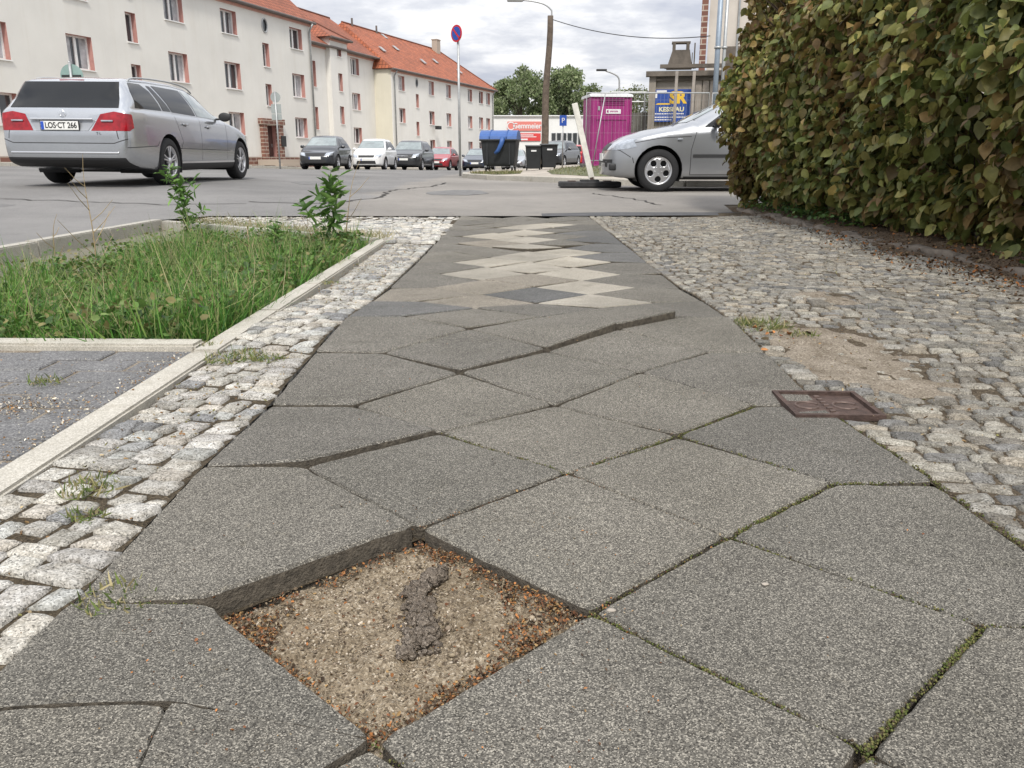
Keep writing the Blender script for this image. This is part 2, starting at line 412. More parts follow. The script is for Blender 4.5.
crackline([(-3.2,10.2),(-2.3,10.0),(-1.75,11.2),(-1.9,13),(-1.4,14.5),(-1.3,17)],.02,mb)
crackline([(1.75,9.8),(1.6,10.9),(1.15,12.2)],.014,mb)
crackline([(-9,10.5),(-6,10.0),(-4,9.6),(-3.1,9.9)],.014,mb)
crackline([(-8,18),(-4,19.5),(-1,19)],.02,mb)
o=mb.build('road_cracks',M['crack'],fix=False); tag(o,kind='structure')
mb=MB()
for (x,y,w_,d_) in ((-6.2,9.3,1.3,.5),(-.8,12.5,.9,1.6),(3.6,11.2,1.1,.5),(-3.4,15.5,1.2,2.2)):
    P_=[(x+w_*.5*math.cos(t)*(1+R.uniform(-.15,.15)),y+d_*.5*math.sin(t)*(1+R.uniform(-.15,.15))) for t in np.linspace(0,2*math.pi,17)[:-1]]
    cz=(x,y,zr(x,y)+.004)
    for a_,b_ in zip(P_,P_[1:]+P_[:1]): mb.quad((a_[0],a_[1],zr(*a_)+.004),(b_[0],b_[1],zr(*b_)+.004),cz)
o=mb.build('road_repair',simple('older_asphalt',(.15,.147,.143),.9,0,.3,8,bs=.4,bscale=120),fix=False); tag(o,kind='structure')
# ---------------------------------------------------------------- footpath slabs
def zt(Y): return interp(Y,[(0,0),(1.45,0),(1.9,-.022),(2.15,-.004),(2.4,-.004),(2.62,.02),(3.0,.008),(3.4,-.02),(3.9,-.036),(4.9,-.032),(6.2,-.018),(8,0)])
NODE={(-1,1):(-.148,1.185),(0,0):(.1,.934),(-1,-1):(-.14,.695),(-2,0):(-.399,.951),(0,2):(.103,1.414),(1,1):(.331,1.15),(2,2):(.577,1.368),(1,3):(.352,1.655),(-1,3):(-.157,1.68),(-2,2):(-.395,1.455),(2,0):(.588,.904),(1,-1):(.348,.683)}
def node(i,j):
    if (i,j) in NODE: return NODE[(i,j)]
    return (.103+.245*i,.935+.245*j)
def xL(Y): return interp(Y,[(0,-.57),(.9,-.575),(1.5,-.59),(2.6,-.597),(3.7,-.585),(5.5,-.552),(8.2,-.51)])
def xR(Y): return interp(Y,[(0,.76),(.9,.772),(1.5,.757),(1.8,.75),(2.8,.775),(3.6,.80),(5.2,.80),(8.2,.76)])
path=empty('path',(0,0,0)); tag(path,kind='structure')
cream={(1,10),(1,12),(1,14),(1,16),(0,15),(-1,16),(0,17),(1,18),(0,19),(0,21),(0,23),(-1,22),(0,25),(1,26),(-1,14)}
bluish={(0,11),(-2,9),(2,19),(2,21),(2,17),(2,23)}
warm={(-1,10),(-1,12),(-2,11),(0,13),(-1,20)}
def slabpoly(i,j):
    if i==-2: return [node(-1,j),node(-2,j+1),(xL(node(-2,j+1)[1]),node(-2,j+1)[1]+.004),(xL(node(-2,j-1)[1]),node(-2,j-1)[1]+.004),node(-2,j-1)],[(-1,j),(-2,j+1),None,None,(-2,j-1)]
    if i==2: return [node(2,j-1),(xR(node(2,j-1)[1]),node(2,j-1)[1]),(xR(node(2,j+1)[1]),node(2,j+1)[1]),node(2,j+1),node(1,j)],[(2,j-1),None,None,(2,j+1),(1,j)]
    return [node(i,j-1),node(i+1,j),node(i,j+1),node(i-1,j)],[(i,j-1),(i+1,j),(i,j+1),(i-1,j)]
RAISE={(-2,1):{(-2,0):.014,(-1,1):.007},(-2,3):{(-2,2):.012,(-1,3):.009},(-1,6):{(-1,5):.01,(0,6):.016},(0,7):{(0,6):.018,(1,7):.024},(1,8):{(1,7):.022,(2,8):.02},
 (0,19):{(0,18):.02,(-1,19):.01},(1,20):{(1,19):.016},(2,21):{(2,20):.015},(-1,12):{(0,12):.012},(0,13):{(0,12):.012,(-1,13):.004},(-2,9):{(-2,8):.01},(0,1):{(0,0):.003},(-1,8):{(-1,7):.006}}
def shrink(poly,g):
    n=len(poly); out=[]
    A=sum(poly[k][0]*poly[(k+1)%n][1]-poly[(k+1)%n][0]*poly[k][1] for k in range(n))
    s=1 if A>0 else -1
    for k in range(n):
        a,b,c=Vector(poly[k-1]),Vector(poly[k]),Vector(poly[(k+1)%n])
        d1=(b-a).normalized(); d2=(c-b).normalized()
        n1=Vector((-d1.y,d1.x))*s; n2=Vector((-d2.y,d2.x))*s
        m=n1+n2; m=m/max(.4,(1+n1.dot(n2)))
        out.append(tuple(b+m*g))
    return out
def slab_mesh(poly,zs,gap,rng,chip=1.0,thick=.055,bev=True):
    P=shrink(poly,gap); n=len(P)
    ring=[]
    for k in range(n):
        a,b=Vector(P[k]),Vector(P[(k+1)%n]); L=(b-a).length; m=max(3,int(L/.018))
        nrm=Vector(((b-a).y,-(b-a).x)).normalized()
        for q in range(m):
            t=q/m; w=rng.uniform(-.0011,.0011)*chip if q else 0
            if rng.random()<.05*chip: w+=.003 
            p=a.lerp(b,t)-nrm*(-w)
            if q==0: p=p+(Vector(P[k-1])-a).normalized()*.003+(b-a).normalized()*.003
            ring.append((p.x,p.y,lerp(zs[k],zs[(k+1)%n],t)))
    cx=sum(p[0] for p in ring)/len(ring);cy=sum(p[1] for p in ring)/len(ring)
    A=sum(ring[k][0]*ring[(k+1)%len(ring)][1]-ring[(k+1)%len(ring)][0]*ring[k][1] for k in range(len(ring)))
    if A<0: ring=ring[::-1]
    iv=.02 if bev else .002
    R1=[(lerp(x,cx,iv),lerp(y,cy,iv),z) for x,y,z in ring]
    mb=MB(); m=len(ring)
    R2=[(x,y,z-(.0035+rng.uniform(0,.0015) if bev else .0003)) for x,y,z in ring]; R3=[(x,y,z-thick) for x,y,z in ring]
    mb.v=R1+R2+R3
    for k in range(m):
        l=(k+1)%m
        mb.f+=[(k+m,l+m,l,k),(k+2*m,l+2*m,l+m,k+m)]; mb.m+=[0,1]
    mb.f.append(tuple(range(m))); mb.m.append(0)
    return mb
cnt=0
for j in range(-5,30):
    for i in range(-2,3):
        if (i+j)%2==0 or (i,j)==(-1,0): continue
        poly,keys=slabpoly(i,j)
        rng=random.Random(i*100+j)
        base=[zt(p[1])+rng.uniform(-.0035,.0035)*(1 if j<8 else 1.8) for p in poly]
        for q,k in enumerate(keys):
            base[q]+=RAISE.get((i,j),{}).get(k,0)
        mat=M['slab']
        if (i,j) in cream: mat=M['slab_cream']
        elif (i,j) in bluish: mat=M['slab_blue']
        elif (i,j) in warm: mat=M['slab_warm']
        elif abs(i)==2 and (j>2 or i==2): mat=M['slab_dark'] if rng.random()<.6 and j>2 else M['slab']
        elif rng.random()<.2 and j>4: mat=M['slab_dark']
        if (i,j)==(-2,-1):
            # cracked border slab, three pieces
            a=(-.58,.742);b=(-.365,.755);c=(-.255,.772);d=(-.355,.66)
            pcs=[[node(-1,-1),node(-2,0),(xL(.95),.955),a,(-.47,.751),b],[a,(-.47,.751),b,(-.360,.70),(-.354,.66),(-.345,.47),(-.58,.47)],[b,node(-1,-1),node(-2,-2),(-.36,.47),(-.354,.66),(-.360,.70)]]
            for q,pc in enumerate(pcs):
                mbm=slab_mesh(pc,[(.001,-.001,.001)[q]]*len(pc),(.0004,.0012,.0004)[q],rng,(.5,1.6,.5)[q],bev=(q==1))
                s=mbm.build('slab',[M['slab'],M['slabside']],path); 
                tag(s,['cracked grey slab beside the sandy hole','small broken grey slab corner','cracked-off part of the grey slab by the hole'][q])
                cnt+=1
            continue
        mbm=slab_mesh(poly,base,(.0038 if j<5 else .0028)+rng.uniform(0,.0012)+(.002 if (i+j)%5==0 and j<3 else 0),rng)
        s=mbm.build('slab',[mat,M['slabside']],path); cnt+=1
        if (i,j) in cream: tag(s,'cream slab among the grey ones')
        if (i,j)==(-2,1): tag(s,'tilted grey slab overhanging the sandy hole')
        if (i,j) in((-1,6),(0,7)): tag(s,'raised slab with exposed front edge')
# bedding under path
o=sheet('path_bed',[(-.6,-1),(.79,-1),(.79,8.3),(-.6,8.3)],lambda x,y:zt(y)-.026,M['joint'],.35); tag(o,kind='structure')
# ---- the hole
H=[(-.395,.948),(.096,.936),(-.148,1.18),(-.14,.70)]
def inhole(x,y,s=1.0):
    return abs((x+.146)/.245)+abs((y-.94)/.243)<s
mb=MB(); n=110; idx={}
for a in range(n+1):
    for b in range(n+1):
        x=-.146+(a/n-.5)*.54; y=.94+(b/n-.5)*.53
        e=abs((x+.146)/.245)+abs((y-.94)/.243)
        z=-.026+.009*noise.noise((x*14,y*14,1))+.007*noise.noise((x*38,y*38,5))+.004*noise.noise((x*85,y*85,5))+.0018*noise.noise((x*170,y*170,2))-.009*max(0,e-.62)
        z=max(z,-.058)
        z+=.010*smooth(x,-.2,.05)
        if e>1.02: z=-.07
        # raised ridge beneath the lump
        mb.v.append((x,y,z))
for a in range(n):
    for b in range(n):
        mb.f.append((a*(n+1)+b,(a+1)*(n+1)+b,(a+1)*(n+1)+b+1,a*(n+1)+b+1)); mb.m.append(0)
o=mb.build('sand',M['sand'],None,True); tag(o,kind='structure')
# deepen path bed under the hole: the bed sheet sits at -.026, so cut it there
bm=bmesh.new(); bm.from_mesh(bpy.data.objects['path_bed'].data)
corn=[Vector((.112,.94,0)),Vector((-.146,1.196,0)),Vector((-.404,.94,0)),Vector((-.146,.684,0))]
for k in range(4):
    a,b=corn[k],corn[(k+1)%4]; d=b-a
    bmesh.ops.bisect_plane(bm,geom=list(bm.verts)+list(bm.edges)+list(bm.faces),plane_co=a,plane_no=(d.y,-d.x,0))
bmesh.ops.delete(bm,geom=[f for f in bm.faces if inhole(f.calc_center_median().x,f.calc_center_median().y,1.03)],context='FACES')
bm.to_mesh(bpy.data.objects['path_bed'].data); bm.free()
# cement lump (irregular crumbly ridge)
def rock(mb,c,s,seed,sub=3,rough=.35,M3=None):
    bm=bmesh.new(); bmesh.ops.create_icosphere(bm,subdivisions=sub,radius=1)
    for v in bm.verts:
        p=v.co.copy(); k=1+rough*noise.noise(p*1.4+Vector((seed,0,0)))+rough*.5*noise.noise(p*3.5+Vector((0,seed,0)))
        v.co=Vector((p.x*s[0]*k,p.y*s[1]*k,p.z*s[2]*k))
    mb.addbm(bm,Matrix.Translation(Vector(c))@(M3 or Matrix()))
mb=MB(); rr=random.Random(3)
for k in range(190):
    t=rr.random(); x=lerp(-.125,-.115,t)+.012*math.sin(t*7)+rr.uniform(-.007,.007); y=lerp(.87,1.075,t)
    w=.005*rr.uniform(.5,2.0); qx=rr.gauss(0,.0075)*(1.3-.5*t); x+=qx; rock(mb,(x,y,-.023+.009*math.exp(-(qx/.008)**2)+rr.uniform(-.003,.003)),(w*rr.uniform(.8,1.2),w*rr.uniform(.8,1.2),w*rr.uniform(.6,.9)),k*3.1,2,.8)
o=mb.build('mortar_lump',M['mortar'],None,True); tag(o,'long crumbly grey-brown cement lump lying in the sandy hole','cement lump')
# litter pieces
lv=[(0,0,0),(-.45,.35,.12),(-.3,.8,.1),(0,1,.05),(.3,.8,.16),(.45,.35,.08),(0,.5,-.04)]
lf=[(0,1,6),(1,2,6),(2,3,6),(3,4,6),(4,5,6),(5,0,6)]
LC=np.array([(.36,.17,.07),(.24,.11,.06),(.15,.085,.05),(.4,.26,.12),(.09,.06,.04),(.34,.28,.19),(.44,.19,.07),(.08,.055,.04),(.2,.15,.1),(.28,.22,.15)])
def litter(name,pts,s0,s1,cols=LC,kind='stuff'):
    n=len(pts); pts=np.array(pts,float)
    Ms=euler_mats(pts,NP.normal(0,.45,n),NP.normal(0,.45,n),NP.uniform(0,6.28,n),NP.uniform(s0,s1,n)[:,None]*np.stack([NP.uniform(.25,1.1,n),NP.uniform(.6,1.3,n),NP.uniform(.5,3,n)],1))
    c=cols[NP.integers(0,len(cols),n)]*NP.uniform(.6,1.25,(n,1))
    o=scatter(name,lv,lf,Ms,M['litter'],c); tag(o,kind=kind); return o
pts=[]
while len(pts)<5600:
    t=R.random(); x=-.146+R.uniform(-.245,.245); y=.94+R.uniform(-.243,.243)
    e=abs((x+.146)/.245)+abs((y-.94)/.243)
    if e>.98: continue
    p=max(0,(e-.70)/.28)**2*.8
    if x+.146<-.15 or (x+.146>.13): p=max(p,(e-.5)/.5*.8)
    if x<-.146 and y>.94+.03: p*=.35
    p*=.55+.9*noise.noise((x*22,y*22,7))+.2
    if R.random()<p or R.random()<.012: 
        ez=-.026+.010*smooth(x,-.2,.05)+.007*noise.noise((x*14,y*14,1))-.009*max(0,e-.62)
        pts.append((x,y,ez+R.uniform(.001,.006)+.005*max(0,e-.8)/.2))
litter('leaf_litter',pts,.002,.0065,LC*.8)
pts=[]
for _ in range(420):
    a_=R.random()*6.28; q=R.uniform(.22,.36); x=-.146+q*math.cos(a_); y=.94+q*math.sin(a_)
    if not inhole(x,y,1.06): pts.append((x,y,zt(y)+.003+R.uniform(0,.002)))
for _ in range(260):
    x=R.uniform(-.5,.7); y=R.uniform(.6,3.2); pts.append((x,y,zt(y)+.004))
for a_,b_ in (((0,2),(1,1)),((0,0),(1,1)),((-1,1),(0,2)),((0,2),(1,3))):
    p_,q_=node(*a_),node(*b_)
    for _ in range(60): t=R.random()**1.5; pts.append((lerp(p_[0],q_[0],t)+R.gauss(0,.003),lerp(p_[1],q_[1],t)+R.gauss(0,.003),-.002))
litter('path_crumbs',pts,.0012,.0045,LC*.9)
# pebbles and grit in the sand
pv=[];bm=bmesh.new();bmesh.ops.create_icosphere(bm,subdivisions=1,radius=1);bm.verts.index_update()
ICV=[tuple(v.co*(1+.2*noise.noise(v.co*3))) for v in bm.verts];ICF=[tuple(v.index for v in f.verts) for f in bm.faces];bm.free()
pts=[]
while len(pts)<2600:
    x=-.146+R.uniform(-.24,.24); y=.94+R.uniform(-.24,.24)
    if inhole(x,y,.95): pts.append((x,y,-.026+.010*smooth(x,-.2,.05)+.007*noise.noise((x*14,y*14,1))+.005*noise.noise((x*40,y*40,5))-.009*max(0,abs((x+.146)/.245)+abs((y-.94)/.243)-.62)))
n=len(pts); sz=NP.uniform(.0006,.0019,n); sz[:50]*=2.2
Ms=euler_mats(np.array(pts),NP.uniform(0,6,n),NP.uniform(0,6,n),NP.uniform(0,6,n),np.stack([sz,sz*1.3,sz*.7],1))
o=scatter('grit',ICV,ICF,Ms,M['litter'],np.array([(.36,.3,.22),(.25,.2,.15),(.48,.42,.34),(.15,.12,.09),(.1,.08,.06),(.28,.23,.16)])[NP.integers(0,6,n)]); tag(o,kind='stuff')
# small white stones on slabs
mb=MB()
rock(mb,(.343,1.0,.003),(.005,.0035,.0015),1,2); rock(mb,(.127,.935,.002),(.006,.004,.002),2,2)
o=mb.build('pebbles',M['pave'],None,True); tag(o,kind='stuff')
# moss along joints
mpts=[]
def mossline(a,b,den,w=.0035):
    L=math.hypot(b[0]-a[0],b[1]-a[1])
    for k in range(int(L*den*1.3)):
        t=R.random()
        if noise.noise((a[0]*9+t*L*14,b[1]*7,3))<-.15 and R.random()<.8: continue
        mpts.append((lerp(a[0],b[0],t)+R.gauss(0,w*.6),lerp(a[1],b[1],t)+R.gauss(0,w*.6),zt(lerp(a[1],b[1],t))-.004+R.uniform(-.006,.004)))
for a,b,d in [((0,0),(1,-1),2200),((1,-1),(2,0),3800),((0,0),(1,1),700),((1,1),(2,2),2600),((1,1),(2,0),1300),((-1,-1),(0,-2),500),((1,3),(2,4),1500),((0,2),(1,3),1100),((-1,3),(0,2),900),((2,2),(1,3),700)]:
    mossline(node(*a),node(*b),d)
mossline(node(2,2),(.75,1.37),1500); mossline(node(2,0),(.77,.91),2500); mossline(node(-2,0),(-.575,.955),3000); mossline(node(1,-1),(.34,.5),2000)
for k in range(10): mossline((xR(.9+k*.1)+.004,.9+k*.1),(xR(1+k*.1)+.004,1+k*.1),1200)
n=len(mpts); sz=NP.uniform(.0006,.0019,n)
Ms=euler_mats(np.array(mpts),NP.uniform(0,6,n),NP.uniform(0,6,n),NP.uniform(0,6,n),np.stack([sz,sz,sz*.9],1))
o=scatter('joint_moss',ICV,ICF,Ms,M['litter'],np.array([(.08,.1,.03),(.12,.13,.045),(.06,.055,.03),(.16,.15,.06),(.08,.06,.04)])[NP.integers(0,5,n)]); tag(o,kind='stuff')
# ---------------------------------------------------------------- cobbles
TU=np.array([-1,-.72,0,.72,1])
def cobble_template():
    v=[];f=[]
    for b in range(5):
        for a in range(5):
            x,y=TU[a],TU[b]; k=max(abs(x),abs(y))
            # squircle outline
            r=(abs(x)**4+abs(y)**4)**.25 if k>0 else 1
            q=k/r if r else 1; q=.1+.9*q if q>0 else 1; q=.88+.12*q
            v.append((x*q,y*q,(1-.5*k**8-.2*(max(0,abs(x)+abs(y)-1.6))) ))
    for b in range(4):
        for a in range(4): i=b*5+a; f.append((i,i+1,i+6,i+5))
    ring=[0,1,2,3,4,9,14,19,24,23,22,21,20,15,10,5]
    n=len(v)
    for i in ring: v.append((v[i][0]*1.01,v[i][1]*1.01,-3))
    for k in range(16):
        l=(k+1)%16; f.append((ring[k],n+k,n+l,ring[l]))
    return v,f
CV,CF=cobble_template()
def cobbles(name,items,zf,cols):
    n=len(items); A=np.array(items)  # x,y,hx,hy,rot,h
    loc=np.stack([A[:,0],A[:,1],np.array([zf(x,y) for x,y in A[:,:2]])+A[:,5]],1)
    S=np.stack([A[:,2],A[:,3],np.full(n,.006)],1)
    Ms=euler_mats(loc,NP.normal(0,.05,n),NP.normal(0,.05,n),A[:,4],S)
    k=len(CV); disp=NP.normal(0,.0008,(n,k,3)); disp[:,:,2]*=1.5
    # corner jitter for irregular outlines
    cj=NP.normal(0,1,(n,4,2))*np.stack([A[:,2],A[:,3]],1)[:,None,:]*.11
    tv=np.array(CV); w=np.stack([(1-tv[:,0])*(1-tv[:,1]),(1+tv[:,0])*(1-tv[:,1]),(1-tv[:,0])*(1+tv[:,1]),(1+tv[:,0])*(1+tv[:,1])],0)/4
    disp[:,:,:2]+=np.einsum('ncx,ck->nkx',cj,w)
    c=cols[NP.integers(0,len(cols),n)]*NP.uniform(.72,1.12,(n,1))
    return scatter(name,CV,CF,Ms,M['cobble'],c,sm=True,disp=disp)
GC=np.array([(.56,.54,.49),(.5,.48,.43),(.6,.57,.51),(.48,.46,.42),(.4,.4,.39),(.55,.51,.45),(.52,.52,.49),(.58,.56,.52),(.56,.53,.47),(.5,.48,.45),(.3,.3,.3)])
items=[]
y=.25
# left strip between kerb and slabs
while y<5.75:
    h=R.uniform(.05,.066); xa=-.872; xb=xL(y)-.004
    x=xa+R.uniform(-.01,.0)
    while x<xb-.03:
        w=min(R.uniform(.046,.078),xb-x)
        if xb-(x+w)<.035: w=xb-x
        if True: items.append((x+w/2,y+h/2-(x+.7)*.25+R.uniform(-.012,.012)+.03*math.sin(x*9+y*2),w/2-.0042,h/2-.0048,-.22+R.gauss(0,.05),R.uniform(-.0025,.0025)+.004))
        x+=w
    y+=h
o=cobbles('cobbled_strip',items,lambda x,y:-.009+zt(y)*.8,GC*.88); tag(o,kind='structure')
# right field
items=[]; y=.35
def sandy(x,y): return min(((x-.98)/.22)**2+((y-2.4)/.5)**2,((x-1.25)/.22)**2+((y-3.2)/.4)**2+.5)+.9*noise.noise((x*5,y*5,0))+.3*noise.noise((x*16,y*16,0))
def bump_r(x,y): return .016*noise.noise((x*1.7,y*1.3,9))+.03*math.exp(-((x-1.25)/.25)**2-((y-3.3)/.4)**2)-.012*math.exp(-((x-1.02)/.3)**2-((y-2.45)/.4)**2)+.02*smooth(x,1.6,2.3)
while y<8.3:
    h=R.uniform(.046,.06)
    x=xR(y)+.004; xe=2.4
    while x<xe:
        w=R.uniform(.046,.082)
        yy=y+h/2+.05*math.sin(x*1.8+y*.8)+.015*math.sin(x*9)-(x-.8)*.12
        cov=(.655<x+w/2<.875 and 1.77<yy<2.02)
        if not cov and R.random()<.985:
            hh=.004+R.uniform(-.003,.003)-(.008 if sandy(x,yy)<.6 else 0)
            items.append((x+w/2,yy,w/2-.0042,h/2-.0050,.12*math.cos(x*1.8+y*.8)-.1+R.gauss(0,.08),hh))
        x+=w
    y+=h
GR=np.array([(.43,.395,.335),(.37,.34,.29),(.49,.455,.385),(.34,.31,.265),(.31,.29,.25),(.47,.415,.335),(.41,.385,.34),(.38,.36,.32),(.26,.25,.235)])
zR=lambda x,y:bump_r(x,y)+zt(y)*(1-smooth(x-xR(y),0,.6))
o=cobbles('cobbled_pavement',items,lambda x,y:-.010+zR(x,y),GR*np.array([.74,.75,.76])); tag(o,kind='structure')
# left wide part beyond the bed
items=[]; y=5.8
while y<8.3:
    h=R.uniform(.065,.085); xa=-3.0 if y>7.6 else -.93-(y-5.9)*1.2; x=xa
    while x<xL(y)-.05:
        w=R.uniform(.065,.1); items.append((x+w/2,y+h/2+.02*math.sin(x*7),w/2-.0045,h/2-.005,R.gauss(0,.06),R.uniform(-.002,.004))); x+=w
    y+=h
o=cobbles('cobbled_edge',items,lambda x,y:-.012,GC); tag(o,kind='structure')
o=sheet('cobble_bed',[(-.88,-1)]+[(xL(yy_)-.001,yy_) for yy_ in np.linspace(-1,8.3,22)]+[(-3.05,8.3),(-3.05,7.6),(-.9,5.9)],lambda x,y:-.0065+zt(y)*.8,M['joint'],.09); tag(o,kind='structure')
o=sheet('cobble_bed',[(xR(-1)+.002,-1),(4.9,-1),(4.9,10),(2.42,10),(2.3,8.6),(xR(8.6)+.002,8.6)]+[(xR(yy_)+.002,yy_) for yy_ in np.linspace(8.2,0,22)],lambda x,y:-.0065+zR(x,y)+.004*noise.noise((x*1.5,y*1.5,4)),M['jointr'],.1); tag(o,kind='structure')
# sand over stones, right side
mb=MB(); n=70
for a in range(n+1):
    for b in range(n+1):
        x=.72+a/n*1.1; y=1.7+b/n*2.3
        s=sandy(x,y)
        z=.0015+zR(x,y)-.016*smooth(s,-.5,1.8)+.011*noise.noise((x*15,y*15,3))+.003*noise.noise((x*60,y*60,3))
        if x<xR(y)+.004: z=-.05
        if .65<x<.88 and 1.76<y<2.03: z=-.05
        mb.v.append((x,y,z))
for a in range(n):
    for b in range(n):
        mb.f.append((a*(n+1)+b,(a+1)*(n+1)+b,(a+1)*(n+1)+b+1,a*(n+1)+b+1)); mb.m.append(0)
o=mb.build('sand',M['sandpale'],None,True); tag(o,kind='structure')
# soil strip below the hedge
def zsoil(x,y):
    e=x-(2.22+.06*noise.noise((y*2,0,0))-(.06*(8-y)/6))
    return -.03+.10*smooth(e,-.12,.45)+.018*noise.noise((x*7,y*7,4))+.006*noise.noise((x*30,y*30,4))
mb=MB(); nx,ny=60,190
for a in range(nx+1):
    for b in range(ny+1):
        x=1.95+a/nx*2.6; y=.2+b/ny*9.75; z=zsoil(x,y)*(1-smooth(y,9,9.9)); mb.v.append((x,y,z))
for a in range(nx):
    for b in range(ny):
        mb.f.append((a*(ny+1)+b,(a+1)*(ny+1)+b,(a+1)*(ny+1)+b+1,a*(ny+1)+b+1)); mb.m.append(0)
o=mb.build('soil',M['soil'],None,True); tag(o,kind='structure')
# edging stones along the soil
mb=MB(); y=.3; rr=random.Random(5)
while y<8.9:
    L=rr.uniform(.35,.6); x=2.44-.05*(8-y)/6
    bm=bmesh.new(); bmesh.ops.create_cube(bm,size=1); bmesh.ops.subdivide_edges(bm,edges=list(bm.edges),cuts=4,use_grid_fill=True)
    for v in bm.verts:
        p=v.co; v.co=Vector((p.x*.09,p.y*(L-.012),p.z*.12)); k=v.co*9+Vector((0,y*9,0)); v.co+=Vector((noise.noise(k),noise.noise(k+Vector((5,0,0))),noise.noise(k+Vector((0,5,0)))))*.03
    mb.addbm(bm,Matrix.Translation((x+rr.uniform(-.012,.012),y+L/2,-.018+rr.uniform(-.015,.012)))@Matrix.Rotation(rr.gauss(0,.02),4,'Z')); y+=L
o=mb.build('edging',M['edgest'],None,True); tag(o,kind='structure')
# rusty cover
cov=empty('utility_cover',(.76,1.90,-.0165),rad(-2),'small rectangular rusty iron cover set in the cobbles beside the slabs','utility cover')
mb=MB(); mb.box((0,0,-.012),(.2,.2,.02),bev=.003); fr=mb.build('plate',M['rust'],cov)
mb=MB()
for sx in(-1,1): mb.box((sx*.097,0,.0005),(.012,.205,.014)); mb.box((0,sx*.097,.0005),(.181,.012,.014))
mb.build('frame',M['rust'],cov)
mb=MB()
for cx in(-.045,.045):
    mb.tube([(cx+.028*math.cos(t),.028*math.sin(t),-.001) for t in np.linspace(.3,5.6,14)],.003,6)
for k in range(-3,4): mb.box((0,k*.024,-.001),(.012,.01,.006))
mb.build('raised_pattern',simple('worn_iron',(.14,.1,.085),.6,.4,.3,60),cov)
# ---------------------------------------------------------------- kerbs, bed, pavers
mb=MB(); y=.1; rr=random.Random(9)
segs=[.15,1.05,2.38,3.05,3.72,4.7,5.75]
for a,b in zip(segs,segs[1:]):
    top=.004 if a<2.3 else .012+rr.uniform(-.003,.003)
    bm=bmesh.new(); bmesh.ops.create_cube(bm,size=1)
    for v in bm.verts: v.co=Vector((v.co.x*.078,v.co.y*(b-a-.006),v.co.z*.22))
    bmesh.ops.bevel(bm,geom=list(bm.edges),offset=.006,segments=2,affect='EDGES')
    mb.addbm(bm,Matrix.Translation((-.915+rr.uniform(-.004,.004),(a+b)/2,top-.11))@Matrix.Rotation(rr.uniform(-.004,.004),4,'Z'))
o=mb.build('kerb',M['kerbst']); tag(o,kind='structure')
def kerbrun(p,q,w,top,hh,mat,L=1.0,bev=.008,zf=None):
    mb=MB(); p=Vector(p);q=Vector(q); d=(q-p); n=max(1,round(d.length/L)); az=math.atan2(d.y,d.x)
    for k in range(n):
        c=p+d*((k+.5)/n); ztop=(zf(c.x,c.y) if zf else 0)+top
        bm=bmesh.new(); bmesh.ops.create_cube(bm,size=1)
        for v in bm.verts: v.co=Vector((v.co.x*(d.length/n-.006),v.co.y*w,v.co.z*hh))
        bmesh.ops.bevel(bm,geom=list(bm.edges),offset=bev,segments=2,affect='EDGES')
        mb.addbm(bm,Matrix.Translation((c.x,c.y,ztop-hh/2+R.uniform(-.003,.003)))@Matrix.Rotation(az,4,'Z'))
    o=mb.build('kerb',mat); tag(o,kind='structure'); return o
kerbrun((-.96,2.475),(-3.2,2.54),.085,.012,.25,M['kerbst'],.65)
kerbrun((-3.24,2.5),(-3.24,7.62),.1,.02,.3,M['kerbst'])
kerbrun((-3.18,7.62),(-.96,5.86),.08,.012,.3,M['kerbst'],.9)
def zbed(x,y): return -.15+.05*noise.noise((x*2,y*2,3))+.06*smooth(x,-1.6,-.95)+.05*math.exp(-((y-2.55)/.3)**2)
o=sheet('bed_soil',[(-3.2,2.5),(-.95,2.5),(-.95,5.85),(-3.2,7.62)],zbed,M['soil'],.15); tag(o,kind='structure')
# pavers
mb=MB(); yy=2.425; row=0
while yy>.1:
    x=-.965-(.0 if row%2 else .115)
    first=True; xr=-.962
    k=0
    while xr>-3.3:
        w=.233 if not(k==0 and row%2) else .115
        c=(xr-w/2,yy-.058,-.055+R.uniform(-.003,.003))
        bm=bmesh.new(); bmesh.ops.create_cube(bm,size=1)
        for v in bm.verts: v.co=Vector((v.co.x*(w-.008),v.co.y*.107,v.co.z*.1))
        bmesh.ops.bevel(bm,geom=list(bm.edges),offset=.004,segments=1,affect='EDGES')
        mb.addbm(bm,Matrix.Translation(c)@Matrix.Rotation(R.gauss(0,.006),4,'Z')); xr-=w; k+=1
    yy-=.116; row+=1
o=mb.build('paved_area',M['paver']); tag(o,kind='structure')
o=sheet('paver_bed',[(-3.3,0),(-.95,0),(-.95,2.45),(-3.3,2.45)],lambda x,y:-.009,M['sandpale'],.6); tag(o,kind='structure')
# crumbs on pavers + cobbles (seed husks, small leaves)
pts=[(R.uniform(-2.4,-.9),R.uniform(1.2,2.4),.001) for _ in range(500)]
for _ in range(450): pts.append((-.98+R.gauss(0,.02),R.uniform(1,2.4),.002))
for _ in range(400): pts.append((-1.15+R.gauss(0,.07),1.83+R.gauss(0,.04),.002))
litter('path_crumbs',pts,.002,.008,np.array([(.5,.45,.35),(.35,.25,.15),(.6,.56,.48),(.28,.15,.06)]))
pts=[]
for _ in range(1800):
    y=R.uniform(.6,8); pts.append((R.uniform(.8,2.3),y,.004+bump_r(1.5,y)))
for _ in range(1500):
    y=R.uniform(.5,5.6); pts.append((R.uniform(-.87,-.6),y,-.006+R.uniform(0,.006)))
litter('path_crumbs',pts,.003,.010,np.array([(.3,.2,.1),(.2,.12,.06),(.4,.32,.2),(.16,.15,.06)]))
pts=[]
